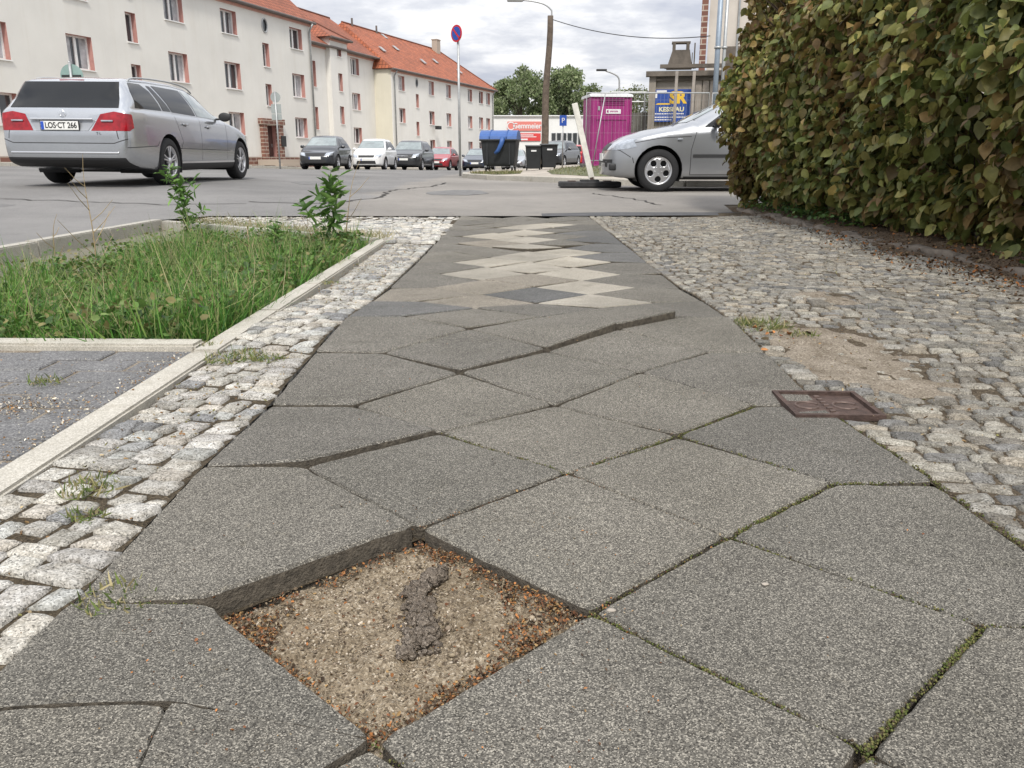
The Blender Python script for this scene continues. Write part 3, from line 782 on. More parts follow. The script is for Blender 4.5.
for _ in range(4600):
    y=abs(R.gauss(0,1))*2.2+1.6; x=2.28+R.gauss(0,.13)+(.25 if R.random()<.5 else 0)-.03*(8-y)/3
    if y<9 : pts.append((x,y,max(zsoil(x,y),bump_r(min(x,2.3),y)-.004)+.006+R.uniform(0,.012)))
litter('fallen_leaves',pts,.006,.026,np.array([(.17,.1,.06),(.24,.13,.06),(.12,.08,.05),(.2,.15,.09),(.34,.14,.05),(.15,.11,.07),(.1,.07,.05)]))
litter('fallen_leaves',[(.86+R.gauss(0,.05),2.62+R.gauss(0,.1),.012) for _ in range(22)]+[(-1.03-R.random()*.12,2.9+R.random()*.5,.03) for _ in range(20)],.01,.03)
# ---------------------------------------------------------------- grass in the bed
def blades(name,n,xy,h0,h1,w,cols,lean=.35,bend=.35,zf=zbed):
    tv=[(-.5,0,0),(.5,0,0),(-.42,.08,.35),(.42,.08,.35),(-.28,.28,.7),(.28,.28,.7),(0,.6,1)]
    tf=[(0,1,3,2),(2,3,5,4),(4,5,6)]
    P=[]; 
    for _ in range(n): P.append(xy())
    loc=np.array([(x,y,zf(x,y)) for x,y in P]); hh=NP.uniform(h0,h1,n)*NP.uniform(.6,1.15,n)*np.array([1+1.0*noise.noise((x*2.6,y*2.6,1)) for x,y in P])*(np.array([.3+.7*max(smooth(x,-3.15,-2.2),smooth(-y,-5.2,-3.6)) for x,y in P]) if zf is zbed else 1)
    S=np.stack([np.full(n,w)*NP.uniform(.6,1.5,n),hh*NP.uniform(.1,1.2,n),hh],1)
    Ms=euler_mats(loc,NP.normal(0,lean,n),NP.normal(0,lean,n),NP.uniform(0,6.28,n),S)
    cc=cols[NP.integers(0,len(cols),n)]*NP.uniform(.7,1.3,(n,1))
    o=scatter(name,tv,tf,Ms,M['grass'],cc); tag(o,kind='stuff'); return o
def inbed():
    while True:
        x=R.uniform(-3.17,-.97); y=R.uniform(2.53,7.5)
        if y>7.6+(x+3.18)*-.79-.05: continue
        if R.random()> 1-.35*smooth(y,5,7): continue
        if noise.noise((x*2.2,y*2.2,8))<-.2 and R.random()<.75: continue
        if x<-2.62-.25*noise.noise((y*3,0,0)) and y>3.6 and R.random()<.93: continue
        return x,y
GG=np.array([(.09,.19,.035),(.13,.25,.05),(.06,.13,.03),(.17,.28,.07),(.26,.3,.1),(.07,.14,.04),(.38,.34,.17),(.1,.2,.05)])
blades('grass',34000,inbed,.07,.23,.0048,GG*np.array([.85,1.08,.85]))
blades('grass',4500,inbed,.16,.32,.003,np.array([(.32,.3,.15),(.2,.24,.09),(.38,.33,.2),(.12,.18,.05)]),.3)
# broad low leaves among the grass
wl=[(0,0,0),(-.32,.3,.08),(-.3,.7,.1),(0,1,0),(.3,.7,.1),(.32,.3,.08),(0,.35,.0),(0,.7,.0)]
wf=[(0,6,1),(1,6,7,2),(2,7,3),(0,5,6),(5,4,7,6),(4,3,7)]
n=22000; P=[inbed() for _ in range(n)]; P=[p for p in P if noise.noise((p[0]*2.3,p[1]*2.3,14))>-.18]; n=len(P)
loc=np.array([(x,y,zbed(x,y)+R.uniform(.02,.17)) for x,y in P])
Ms=euler_mats(loc,NP.normal(.3,.5,n),NP.normal(0,.5,n),NP.uniform(0,6.28,n),NP.uniform(.012,.038,n))
o=scatter('ground_cover',wl,wf,Ms,M['leaf'],np.array([(.08,.15,.03),(.11,.2,.04),(.05,.1,.025),(.15,.22,.06),(.2,.18,.07),(.26,.17,.09)])[NP.integers(0,5,n)]*NP.uniform(.7,1.2,(n,1)),sm=True); tag(o,kind='stuff')
# thatch on far edge
def farstrip():
    t=R.random(); return -2.9+2.0*t+R.gauss(0,.05), 7.5-1.55*t+R.gauss(0,.12)+.12
blades('dry_grass',1500,farstrip,.03,.08,.004,np.array([(.3,.27,.15),(.4,.35,.22),(.2,.2,.09)]),.7,zf=lambda x,y:0)
def tuft(cx,cy,r,n,h=.03):
    def f():
        a=R.random()*6.28; q=r*R.random()**.5; return cx+q*math.cos(a),cy+q*math.sin(a)*1.0
    return blades('grass_tuft',n,f,h*.6,h*1.2,.0028,np.array([(.14,.19,.05),(.25,.25,.1),(.1,.14,.04),(.35,.3,.16)]),.7,zf=lambda x,y:.0)
for a in((-.74,1.34,.05,160,.03),(-.69,1.22,.03,60,.02),(-.8,2.32,.09,240,.025),(-.7,2.3,.05,90,.02),(.83,2.82,.06,150,.035),(.84,2.7,.08,80,.02),(-1.2,2.05,.05,90,.03),(-.93,2.45,.03,80,.03),(-.52,.965,.05,120,.012),(1.05,1.35,.05,50,.015),(1.3,3.1,.07,80,.02),(-.85,3.8,.05,60,.025),(.86,2.75,.09,260,.05),(.95,2.62,.05,90,.03),(-.97,1.4,.02,30,.015)): tuft(*a)
# tall single weeds
def weed(name,x,y,h,nl,ls,label,cat,lean=(0,0),mat='stalk',cols=((.11,.22,.05),(.16,.28,.07),(.08,.16,.04)),branch=9):
    z0=zbed(x,y) if x<-.93 and y<7 else 0
    e=empty(name,(x,y,z0),0,label,cat)
    rr=random.Random(int(x*1000+y*77)); mb=MB()
    def stem(t): return Vector((lean[0]*t*t*h+.02*math.sin(t*5),lean[1]*t*t*h,t*h))
    mb.tube([stem(t/10) for t in range(11)],[.0045*(1-.08*t) for t in range(11)],6)
    tips=[]
    for k in range(branch):
        t=.15+.7*k/branch; a=rr.random()*6.28; L=h*.42*rr.uniform(.6,1.2)*(1.25-t); p=stem(t)
        q=p+Vector((math.cos(a)*L*.8,math.sin(a)*L*.8,L*.75)); mb.tube([p,(p+q)/2+Vector((0,0,-.01)),q],[.0025,.002,.001],5); tips.append((p,q))
    mb.build('stem',M[mat],e)
    if nl:
        locs=[];rx=[];ry=[];rz=[]
        for k in range(nl):
            if rr.random()<.72 and tips:
                p,q=rr.choice(tips); c=p.lerp(q,rr.random())
            else: c=stem(.1+.9*rr.random()**.8)
            locs.append(tuple(c)); rx.append(rr.gauss(.2,.6)); ry.append(rr.gauss(0,.5)); rz.append(rr.random()*6.28)
        n=nl; Ms=euler_mats(np.array(locs),np.array(rx),np.array(ry),np.array(rz),np.array([ls*rr.uniform(.5,1.2) for _ in range(n)]))
        Ms[:,:,0]*=.42
        scatter('leaves',wl,wf,Ms,M['leaf'],np.array(cols)[NP.integers(0,len(cols),n)]*NP.uniform(.7,1.2,(n,1)),parent=e,sm=True)
    return e
weed('weed',-2.7,6.9,.62,210,.085,'bushy leafy green weed at the back of the grass bed, left of the others','weed',(-.12,0))
weed('weed',-1.17,5.35,.58,150,.11,'tall broad-leaved green weed at the far right corner of the grass bed','weed',(.08,0),branch=9)
weed('weed',-1.5,5.3,.34,110,.06,'low leafy weed beside the tall broad-leaved one','weed')
def stalk(x,y,h,lean,label,br=6):
    return weed('dry_stalk',x,y,h,0,.02,label,'dry stalk',lean,'dry',branch=br)
stalk(-2.42,4.75,.74,(.06,0),'thin tall dry stalk standing in front of the silver estate car',8)
stalk(-1.15,5.6,.66,(.25,.1),'thin dry stalk leaning right beside the broad-leaved weed',3)
stalk(-1.3,5.45,.34,(-.2,0),'small dry twig left of the broad-leaved weed',5)
stalk(-2.1,5.6,.3,(.1,0),'thin brown stem between the two leafy weeds',4)
stalk(-3.0,4.1,.34,(.02,0),'upright straw-coloured stalk at the left edge of the bed',2)
stalk(-2.95,4.55,.46,(-.1,0),'short dry stalk at the left end of the grass bed',5)
stalk(-1.65,5.1,.36,(.2,0),'dark dry twig leaning over the middle of the grass bed',4)
stalk(-2.75,4.9,.4,(.25,0),'forked dry stalk behind the left part of the grass bed',4)
# ---------------------------------------------------------------- hedge
def hedge():
    e=empty('hedge',(3.0,5.5,0),0,'tall clipped hedge of green and browning leaves along the right side','hedge')
    e.location=(0,0,0)
    n=60000
    rng=NP
    Y=rng.uniform(.6,9.55,n*3); Z=rng.uniform(.02,2.62,n*3)
    n3=n*3
    depth=np.abs(rng.normal(0,1,n3))*.2-.05*(rng.random(n3)<.12)*rng.random(n3)*2
    out=np.zeros((n3,3)); nrm=np.zeros((n3,3)); keep=np.ones(n3,bool); face=rng.random(n3)
    for k in range(n3):
        y,z,d=Y[k],Z[k],depth[k]*1.15
        bulge=.18*noise.noise((y*1.3,z*1.5,0))+.12*noise.noise((y*4,z*4,5))
        xf=2.62-(.24+.13*smooth(y,5,9))*math.sin(min(1,z/2.25)*math.pi)**.8+bulge*.8
        xf+=(.10-.12*(1-smooth(y,3.5,6)))*max(0,.3-z)/.3
        if face[k]<.66:     # street face
            yend=9.6
            cr=max(0,z-2.1); xf+=cr*cr*1.1+.7*max(0,z-1.25)**2*smooth(y,6.8,9.6)
            rc=max(0,y-9.1); xf+=rc*rc*1.0
            out[k]=(xf+d,y,z); nrm[k]=(-1,0,0)
            # ragged lower edge
            if z<.06+.14*smooth(y,3.5,7)+.12*noise.noise((y*3,0,2)) and rng.random()<.8: keep[k]=False
        elif face[k]<.84:   # far end
            t=rng.random(); x=2.42+t*1.6
            yy=9.62+.12*noise.noise((x*2,z*2,3))-(.3*max(0,.4-z)/.4)
            if t<.2: yy-=(.2-t)*(.2-t)*8
            out[k]=(x,yy-d,z*(.97)); nrm[k]=(0,1,0)
            if z<.22 and rng.random()<.7: keep[k]=False
        else:               # top
            x=2.7+rng.random()*1.5
            out[k]=(x,y,2.56+.1*noise.noise((x*2,y*2,1))-d*.6); nrm[k]=(0,0,1)
    # thin patches: fewer leaves
    g=np.array([noise.noise((out[k,1]*2.1,out[k,2]*2.4,11)) for k in range(n3)])
    g2=np.array([noise.noise((out[k,1]*7,out[k,2]*7,4)) for k in range(n3)])
    keep&=~((g<-.2)&(rng.random(n3)<.75)); keep&=~((g2<-.15)&(rng.random(n3)<.7))
    # nearer half needs fewer but full size leaves; far is same species
    idx=np.where(keep)[0][:n]; P=out[idx]; Nn=nrm[idx]; m=len(idx)
    # orientation: leaf plane roughly facing outwards, tip drooping
    az=np.arctan2(Nn[:,1],Nn[:,0]+1e-6)
    rx=-rng.normal(1.0,.55,m)
    rz=az-np.pi/2+rng.normal(0,1.15,m)
    top=Nn[:,2]>.5; rx[top]=rng.normal(-.2,.5,top.sum()); rz[top]=rng.uniform(0,6.28,top.sum())
    sc=rng.uniform(.042,.098,m)*np.where(rng.random(m)<.1,1.25,1)
    Ms=euler_mats(P,rx,rng.normal(0,.6,m),rz,sc)
    Ms[:,:,0]*=.95
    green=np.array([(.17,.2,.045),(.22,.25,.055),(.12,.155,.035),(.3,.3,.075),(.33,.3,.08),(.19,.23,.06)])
    brown=np.array([(.28,.18,.06),(.32,.22,.07),(.2,.14,.05),(.38,.3,.09),(.3,.26,.07),(.24,.22,.055),(.3,.29,.07),(.23,.14,.05),(.2,.2,.05)])
    br=np.array([noise.noise((p[1]*.9+3,p[2]*1.1,0))+.35*noise.noise((p[1]*4,p[2]*4,6))+.14*(p[1]-4.8)-.2 for p in P])
    pick=rng.random(m)<1/(1+np.exp(-br*4))
    c=np.where(pick[:,None],brown[rng.integers(0,len(brown),m)],green[rng.integers(0,len(green),m)])
    yl=rng.random(m)<.012; c[yl]=(.42,.3,.06)
    c=c*rng.uniform(.5,1.2,(m,1)); c=(c*.9+c.mean(axis=1,keepdims=True)*.06)*.88
    tv=[(0,0,0),(-.28,.2,.07),(-.4,.5,.12),(-.26,.8,.05),(.05,1.05,-.2),(.26,.8,.0),(.4,.5,.09),(.28,.2,.06),(0,.25,-.03),(0,.55,-.03),(0,.82,-.08)]
    tf=[(0,8,1),(1,8,9,2),(2,9,10,3),(3,10,4),(0,7,8),(7,6,9,8),(6,5,10,9),(5,4,10)]
    scatter('foliage',tv,tf,Ms,M['leaf'],c,parent=e,sm=True)
    # inner branches and stems
    mb=MB(); rr=random.Random(21)
    for k in range(60):
        y=.7+k*.15+rr.uniform(-.05,.05); x=2.98+rr.uniform(-.08,.12)
        p=Vector((x,y,-.02)); pts=[p]; 
        for q in range(5):
            p=p+Vector((rr.gauss(0,.05),rr.gauss(0,.06),.5)); pts.append(p)
            for w in range(5):
                a=rr.uniform(2,4.3); L=rr.uniform(.2,.5); s=p+Vector((0,0,-rr.random()*.45))
                mb.tube([s,s+Vector((math.cos(a)*L*.5,math.sin(a)*L*.5,L*.35)),s+Vector((math.cos(a)*L,math.sin(a)*L,L*.8))],[.007,.005,.002],5,False)
        mb.tube(pts,[.028,.024,.02,.014,.01,.005],6)
    mb.build('stems',M['twig'],e)
    # deep interior foliage, dim because it is inside the hedge
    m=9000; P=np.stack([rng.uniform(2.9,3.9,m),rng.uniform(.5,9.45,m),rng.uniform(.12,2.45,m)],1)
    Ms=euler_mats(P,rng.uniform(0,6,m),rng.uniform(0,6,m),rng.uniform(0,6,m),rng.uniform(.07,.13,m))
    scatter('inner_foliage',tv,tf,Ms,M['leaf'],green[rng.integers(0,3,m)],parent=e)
hedge()
# low ivy shoots at hedge foot
def hf():
    y=R.uniform(1.5,9); return 2.42+R.gauss(0,.06),y
n=800; P=[]
for _ in range(n):
    cy=R.choice((3.55,3.4,6.4,7.2,7.6,8.4)); x=2.56+R.gauss(0,.07); y=cy+R.gauss(0,.22); P.append((x,y,zsoil(x,y)+R.uniform(.01,.1)))
Ms=euler_mats(np.array(P),NP.normal(0,.5,n),NP.normal(0,.5,n),NP.uniform(0,6.28,n),NP.uniform(.025,.05,n))
o=scatter('undergrowth',wl,wf,Ms,M['leaf'],np.array([(.07,.14,.03),(.1,.17,.04),(.05,.1,.03)])[NP.integers(0,3,n)],sm=True); tag(o,kind='stuff')
# ---------------------------------------------------------------- cars
def catmull(pts,per=3):
    P=[np.array(p,float) for p in pts]; out=[]
    for i in range(len(P)-1):
        a=P[max(i-1,0)];b=P[i];c=P[i+1];d=P[min(i+2,len(P)-1)]
        for k in range(per):
            t=k/per; out.append(tuple(.5*((2*b)+(-a+c)*t+(2*a-5*b+4*c-d)*t*t+(-a+3*b-3*c+d)*t**3)))
    out.append(tuple(P[-1])); return out
def car_body(S):
    L=S['L']; xs=[0,.008,.02,.04,.065,.09,.12,.15,.19,.23,.28,.33,.39,.45]; x=.52
    while x<L-.55: xs.append(x); x+=.07
    xs+=[L-v for v in(.5,.43,.36,.3,.24,.19,.15,.11,.08,.055,.035,.018,.006,0)]
    def sm(x,key,w=.045):
        return (interp(x-w,S[key])+2*interp(x,S[key])+interp(x+w,S[key]))/4
    bm=bmesh.new(); rings=[]
    for x in xs:
        W=sm(x,'W',.01); zl=sm(x,'zl',.02); zs=sm(x,'zs',.02); ztp=max(sm(x,'zt',.02),zs+.012); wt=min(sm(x,'wt',.03),W*.96)
        gh=ztp-zs; dr=min(.10,gh*.55); hb=zs-zl
        rng=W*.985-wt
        pts=[(0,zl),(W*.55,zl),(W*.86,zl+.005),(W*.95,zl+.03),(W*.985,zl+hb*.18),(W*1.0,zl+hb*.42),(W*1.0,zl+hb*.62),(W*.99,zl+hb*.82),(W*.975,zs-hb*.03)]
        b0=W*.955
        if gh>.2:
            pts+=[(b0-.012,zs+.02),(lerp(b0,wt,.35)+.02,zs+(gh-dr)*.38),(lerp(b0,wt,.72)+.018,zs+(gh-dr)*.74),(wt+.005,ztp-dr),(wt-.05,ztp-dr*.42),(wt-.13,ztp-dr*.16),(wt*.5,ztp-.012),(0,ztp)]
        else:
            pts+=[(b0-.01,zs+gh*.15),(lerp(b0,wt,.3),zs+gh*.35),(lerp(b0,wt,.65),zs+gh*.55),(wt,zs+gh*.72),(wt*.85,zs+gh*.84),(wt*.65,zs+gh*.92),(wt*.35,zs+gh*.98),(0,ztp)]
        c=catmull(pts,2)
        half=c; full=[(y,z) for y,z in half]+[(-y,z) for y,z in half[-2:0:-1]]
        rings.append([bm.verts.new((x,y,z)) for y,z in full])
    n=len(rings[0])
    for a,b in zip(rings,rings[1:]):
        for k in range(n):
            l=(k+1)%n; bm.faces.new((a[k],a[l],b[l],b[k]))
    for r_,fl in((rings[0],1),(rings[-1],0)):
        # cap by a strip grid left/right
        m=(n)//2
        for k in range(m):
            a,b=r_[k],r_[(k+1)%n]; c,d=r_[(n-k-1)%n],r_[(n-k)%n]
            vs=[]
            for v in(a,b,c,d):
                if v not in vs: vs.append(v)
            if len(vs)>=3:
                try: bm.faces.new(vs)
                except ValueError: pass
    bmesh.ops.recalc_face_normals(bm,faces=bm.faces)
    if bm.calc_volume()<0: bmesh.ops.reverse_faces(bm,faces=bm.faces)
    return bm
def pcut(bm,poly,axes,cond):
    """split faces along a convex polygon (coords in axes), return faces inside"""
    A=sum(poly[k][0]*poly[(k+1)%len(poly)][1]-poly[(k+1)%len(poly)][0]*poly[k][1] for k in range(len(poly)))
    if A<0: poly=poly[::-1]
    lo=[min(p[i] for p in poly)-.002 for i in(0,1)]; hi=[max(p[i] for p in poly)+.002 for i in(0,1)]
    a0,a1=axes
    def cand():
        out=[]
        for f in bm.faces:
            if not cond(f): continue
            c=[(v.co[a0],v.co[a1]) for v in f.verts]
            if max(p[0] for p in c)<lo[0] or min(p[0] for p in c)>hi[0] or max(p[1] for p in c)<lo[1] or min(p[1] for p in c)>hi[1]: continue
            out.append(f)
        return out
    n=len(poly)
    for k in range(n):
        p,q=poly[k],poly[(k+1)%n]; fs=cand()
        geom=list({v for f in fs for v in f.verts})+list({e for f in fs for e in f.edges})+fs
        co=[0,0,0];no=[0,0,0]; co[a0],co[a1]=p; no[a0],no[a1]=q[1]-p[1],-(q[0]-p[0])
        bmesh.ops.bisect_plane(bm,geom=geom,dist=1e-4,plane_co=co,plane_no=no)
    def inside(c):
        for k in range(n):
            p,q=poly[k],poly[(k+1)%n]
            if (q[0]-p[0])*(c[1]-p[1])-(q[1]-p[1])*(c[0]-p[0])<-1e-5: return False
        return True
    return [f for f in cand() if inside((f.calc_center_median()[a0],f.calc_center_median()[a1]))]
def pull(bm,faces,name,mat,parent,off=0,delete=True,group_off=None):
    nb=bmesh.new(); mp={}
    for f in faces:
        vs=[]
        for v in f.verts:
            if v not in mp: mp[v]=nb.verts.new(v.co+v.normal*off)
            vs.append(mp[v])
        try:
            g=nb.faces.new(vs); g.material_index=f.material_index
        except ValueError: pass
    if delete: bmesh.ops.delete(bm,geom=faces,context='FACES')
    me=bpy.data.meshes.new(name); nb.to_mesh(me); nb.free()
    return link(name,me,mat,parent,True)
def seam(bm,pts,w,axes,cond,idx=1):
    for p,q in zip(pts,pts[1:]):
        d=Vector((q[0]-p[0],q[1]-p[1])).normalized(); nn=Vector((-d.y,d.x))*w/2
        poly=[(p[0]-nn.x,p[1]-nn.y),(q[0]-nn.x,q[1]-nn.y),(q[0]+nn.x,q[1]+nn.y),(p[0]+nn.x,p[1]+nn.y)]
        for f in pcut(bm,poly,axes,cond): f.material_index=idx
def wheel(parent,x,y,r,side,style,w=.21,detail=True):
    e=bpy.data.objects.new('wheel',None); COL.objects.link(e); e.parent=parent; e.location=(x,y,r); e.empty_display_size=.1
    s=side
    rr=r*.665
    prof=[(rr,-w/2),(rr+.02,-w/2-.004),(r-.035,-w/2),(r-.012,-w/2+.012),(r,-w/2+.035),(r,w/2-.035),(r-.012,w/2-.012),(r-.035,w/2),(rr+.02,w/2+.004),(rr,w/2)]
    mb=MB(); mb.lathe([(a,b) for a,b in prof],axis='Y',seg=40,close=True); mb.build('tyre',M['tyre'],e,True)
    mb=MB(); yo=s*(w/2-.012)
    mb.lathe([(rr+.003,yo+s*.006),(rr-.008,yo+s*.008),(rr-.022,yo),(rr-.03,yo-s*.05),(rr-.03,-s*w/2)],axis='Y',seg=40)
    if style=='holes':
        # dished plate with five round openings
        bm=bmesh.new(); bmesh.ops.create_circle(bm,cap_ends=True,segments=40,radius=rr-.02)
        for k in range(5):
            a=k*2*math.pi/5+math.pi/2; cx,cz=.6*rr*math.cos(a),.6*rr*math.sin(a); h=.225*rr
            fs=pcut(bm,[(cx+h*math.cos(t),cz+h*math.sin(t)) for t in np.linspace(0,2*math.pi,15)[:-1]],(0,1),lambda f:True)
            bmesh.ops.delete(bm,geom=fs,context='FACES')
        for v in bm.verts:
            q=v.co.length/rr; v.co.z=.012*(1-q)
        ex=bmesh.ops.extrude_face_region(bm,geom=list(bm.faces))
        bmesh.ops.translate(bm,vec=(0,0,-.03),verts=[g for g in ex['geom'] if isinstance(g,bmesh.types.BMVert)])
        mb.addbm(bm,Matrix.Translation((0,yo-s*.004,0))@Matrix.Rotation(-s*math.pi/2,4,'X'))
        for k in range(5):
            a=k*2*math.pi/5-math.pi/2
            mb.lathe([(0,s*.004),(.009,s*.003),(.009,0)],c=(.05*math.cos(a),yo+s*.006,.05*math.sin(a)),axis='Y',seg=8)
    else:
        for k in range(5):
            for da in((-.16,.16) if style=='twin' else (0,)):
                a=k*2*math.pi/5+math.pi/2
                c0=Vector((math.cos(a+da*.9)*.05,0,math.sin(a+da*.9)*.05)); c1=Vector((math.cos(a+da)*(rr-.015),0,math.sin(a+da)*(rr-.015)))
                d=(c1-c0); mid=(c0+c1)/2; ang=math.atan2(d.z,d.x)
                mb.box((mid.x,yo-s*.012,mid.z),(d.length,.03,.022 if style=='twin' else .04),rot=Matrix.Rotation(-ang,3,'Y'),bev=.004)
        mb.lathe([(0,yo+s*.008),(.05,yo+s*.004),(.062,yo-s*.02),(.062,yo-s*.04)],axis='Y',seg=20)
    mb.build('rim',M['rim'],e,True)
    mb=MB(); mb.lathe([(0,yo-s*.075),(rr-.03,yo-s*.075),(rr-.03,yo-s*.085),(0,yo-s*.085)],axis='Y',seg=28)
    mb.build('brake_disc',M['trim'],e)
    return e
def text_obj(s,size,mat,parent,M4,name='lettering',ext=.0015,sx=1,bold=0):
    cu=bpy.data.curves.new(name,'FONT'); cu.body=s; cu.size=size; cu.extrude=ext; cu.align_x='CENTER'; cu.align_y='CENTER'; cu.offset=bold
    to=bpy.data.objects.new('tmp',cu); COL.objects.link(to)
    dg=bpy.context.evaluated_depsgraph_get(); me=bpy.data.meshes.new_from_object(to.evaluated_get(dg)); me.name=name
    bpy.data.objects.remove(to); bpy.data.curves.remove(cu)
    me.transform(M4@Matrix.Diagonal((sx,1,1,1))); me.materials.clear()
    return link(name,me,mat,parent)
def frameM(o,x,y,z=None):
    """matrix mapping local XY plane to plane spanned by x,y at o"""
    x=Vector(x).normalized();y=Vector(y).normalized();z=x.cross(y)
    m=Matrix((x,y,z)).transposed().to_4x4(); m.translation=Vector(o); return m
def car(name,loc,az,S,paintm,label,cat='car',group=None):
    """car object space: +x forward, +y left; az = compass heading from +Y clockwise"""
    e=empty(name,loc,math.pi/2-az,label,cat,group)
    # shift so the origin lies under the car's centre
    L=S['L']; 
    root=e
    bm=car_body(S); sc=S.get('detail',1)
    right=lambda f:f.normal.y<-.25; left=lambda f:f.normal.y>.25; sides=lambda f:abs(f.normal.y)>.2 and abs(f.calc_center_median().y)>.3
    rearf=lambda f:f.normal.x<-.12 and f.calc_center_median().x<1.2
    frontf=lambda f:f.normal.x>.05 and f.calc_center_median().x>L*.45
    topf=lambda f:f.normal.z>.05
    r=S['r']; Ra=r+.045
    for wx in S['wheels']:
        for s in(1,-1):
            poly=[(wx+Ra*math.cos(t),r+.012+Ra*math.sin(t)) for t in np.linspace(0,2*math.pi,25)[:-1]]
            fs=pcut(bm,poly,(0,2),lambda f,s=s:f.calc_center_median().y*s>.28*1.0)
            bmesh.ops.delete(bm,geom=fs,context='FACES')
    # windscreen, rear glass, side glass
    def part(poly,axes,cond,nm,mat,off=.003,delete=False,parent=root,lab=None):
        fs=pcut(bm,poly,axes,cond)
        if not fs: return None
        o=pull(bm,fs,nm,mat,parent,off,delete)
        if lab: o['label']=lab
        return o
    for sx in(1,-1):
        cond=(lambda f,s=sx:f.calc_center_median().y*s>.3 and abs(f.normal.y)>.3)
        for k,poly in enumerate(S.get('side',[])):
            gm=M['paleglass'] if (k in S.get('pale',())) else M['carglass']
            part(poly,(0,2),cond,'side_window',gm,.004)
        if sc:
            for pl in S.get('seams',[]): seam(bm,pl,.011,(0,2),cond)
            for pl in S.get('moulding',[]): part(pl,(0,2),cond,'side_moulding',M['trim'] if S.get('dm') else M['chrome'],.008)
            for pl in S.get('lamps',[]): part(pl,(0,2),cond,'head_light',M['clearlamp'],.006)
            for pl in S.get('sill',[]): part(pl,(0,2),cond,'sill',M['trim'],.004)
    for nm,poly,mat,lab in S.get('rear',[]):
        part(poly,(1,2),rearf,nm,M[mat],.004,lab=lab)
    for nm,poly,mat,lab in S.get('front',[]):
        part(poly,(1,2),frontf,nm,M[mat],.005,lab=lab)
    for nm,poly,mat,lab in S.get('top',[]):
        part(poly,(0,1),topf,nm,M[mat],.005,lab=lab)
    for pl in S.get('rseams',[]): seam(bm,pl,.012,(1,2),rearf)
    if S.get('doors'):
        for sx in(1,-1):
            cond=(lambda f,s=sx:f.calc_center_median().y*s>.3 and abs(f.normal.y)>.3)
            for k,poly in enumerate(S['doors']):
                fs=pcut(bm,poly,(0,2),cond)
                if fs:
                    d=pull(bm,fs,'door',[paintm,M['seam']],root,0,True)
                    hx,hz=S['handles'][k]; W=interp(hx,S['W'])
                    mb=MB(); mb.box((hx,sx*(W*.995+.012),hz),(.17,.022,.028),bev=.008); mb.build('handle',paintm,d,True)
                    mb=MB(); mb.box((hx,sx*(W*.985+.002),hz-.004),(.1,.01,.05),bev=.004); mb.build('handle_recess',M['seam'],d)
    # wheel arches
    me=bpy.data.meshes.new('body'); bm.to_mesh(me); bm.free()
    body=link('body',me,[paintm,M['seam']],root,True)
    for wx in S['wheels']:
        for s in(1,-1):
            mb=MB(); W=interp(wx,S['W'])
            n0=24
            for k in range(n0):
                t0=math.pi*k/n0-.35+ .7*k/n0*0; t1=math.pi*(k+1)/n0
                t0=-.5+(math.pi+1)*k/n0; t1=-.5+(math.pi+1)*(k+1)/n0
                p=[(wx+Ra*math.cos(t),r+.012+Ra*math.sin(t)) for t in(t0,t1)]
                mb.quad((p[0][0],s*(W-.012),p[0][1]),(p[1][0],s*(W-.012),p[1][1]),(p[1][0],s*.3,p[1][1]),(p[0][0],s*.3,p[0][1]))
                mb.quad((p[0][0],s*.3,p[0][1]),(p[1][0],s*.3,p[1][1]),(wx,s*.3,r))
            mb.build('wheel_arch',M['trim'],root,True)
    for wx in S['wheels']:
        for s in(1,-1): wheel(root,wx,s*(interp(wx,S['W'])-.115),r,s,S.get('rim','five'))
    # underbody
    mb=MB(); mb.box((L/2+.1,0,S['zl'][len(S['zl'])//2][1]+.02),(L-1.5,1.1,.08)); mb.build('underbody',M['trim'],root)
    # mirrors
    for s in(1,-1):
        mx,mz=S['mirror']; W=interp(mx,S['W'])
        mb=MB(); bm=bmesh.new(); bmesh.ops.create_uvsphere(bm,u_segments=14,v_segments=10,radius=1)
        for v in bm.verts:
            v.co=Vector((v.co.x*.075*(1 if v.co.x>0 else .35),v.co.y*.105,v.co.z*.075))
        mb.addbm(bm,Matrix.Translation((mx,s*(W+.085),mz+.06))); 
        mb.box((mx+.01,s*(W-.01),mz+.025),(.05,.12,.03),bev=.008)
        mo=mb.build('mirror',S.get('mirrormat',paintm),root,True)
    for nm,f in S.get('extra',[]): f(root,paintm)
    # recentre children
    for ch in root.children: ch.location.x-=L/2
    return e
def plate(root,x,y,z,txt,back,eu=True,tilt=0,w=.52):
    s=-1 if back else 1
    pl=MB(); pl.box((x,y,z),(.012,w,.112),bev=.003); p=pl.build('number_plate',M['plate'],root)
    if back:
        mb=MB(); mb.box((x+.004,y,z),(.01,w+.02,.13)); mb.build('plate_frame',M['trim'],p)
    Mx=frameM((x+s*.0075,y+(s*.02),z),(0,s,0),(0,0,1))
    if txt: text_obj(txt,.105,M['ink'],p,Mx,'plate_lettering',.001,.82,.002)
    mb=MB(); mb.box((x+s*.0068,y-s*(w/2-.025),z),(.002,.042,.104)); mb.build('country_band',M['euband'],p)
    return p
def poly(*a): return list(zip(a[::2],a[1::2]))
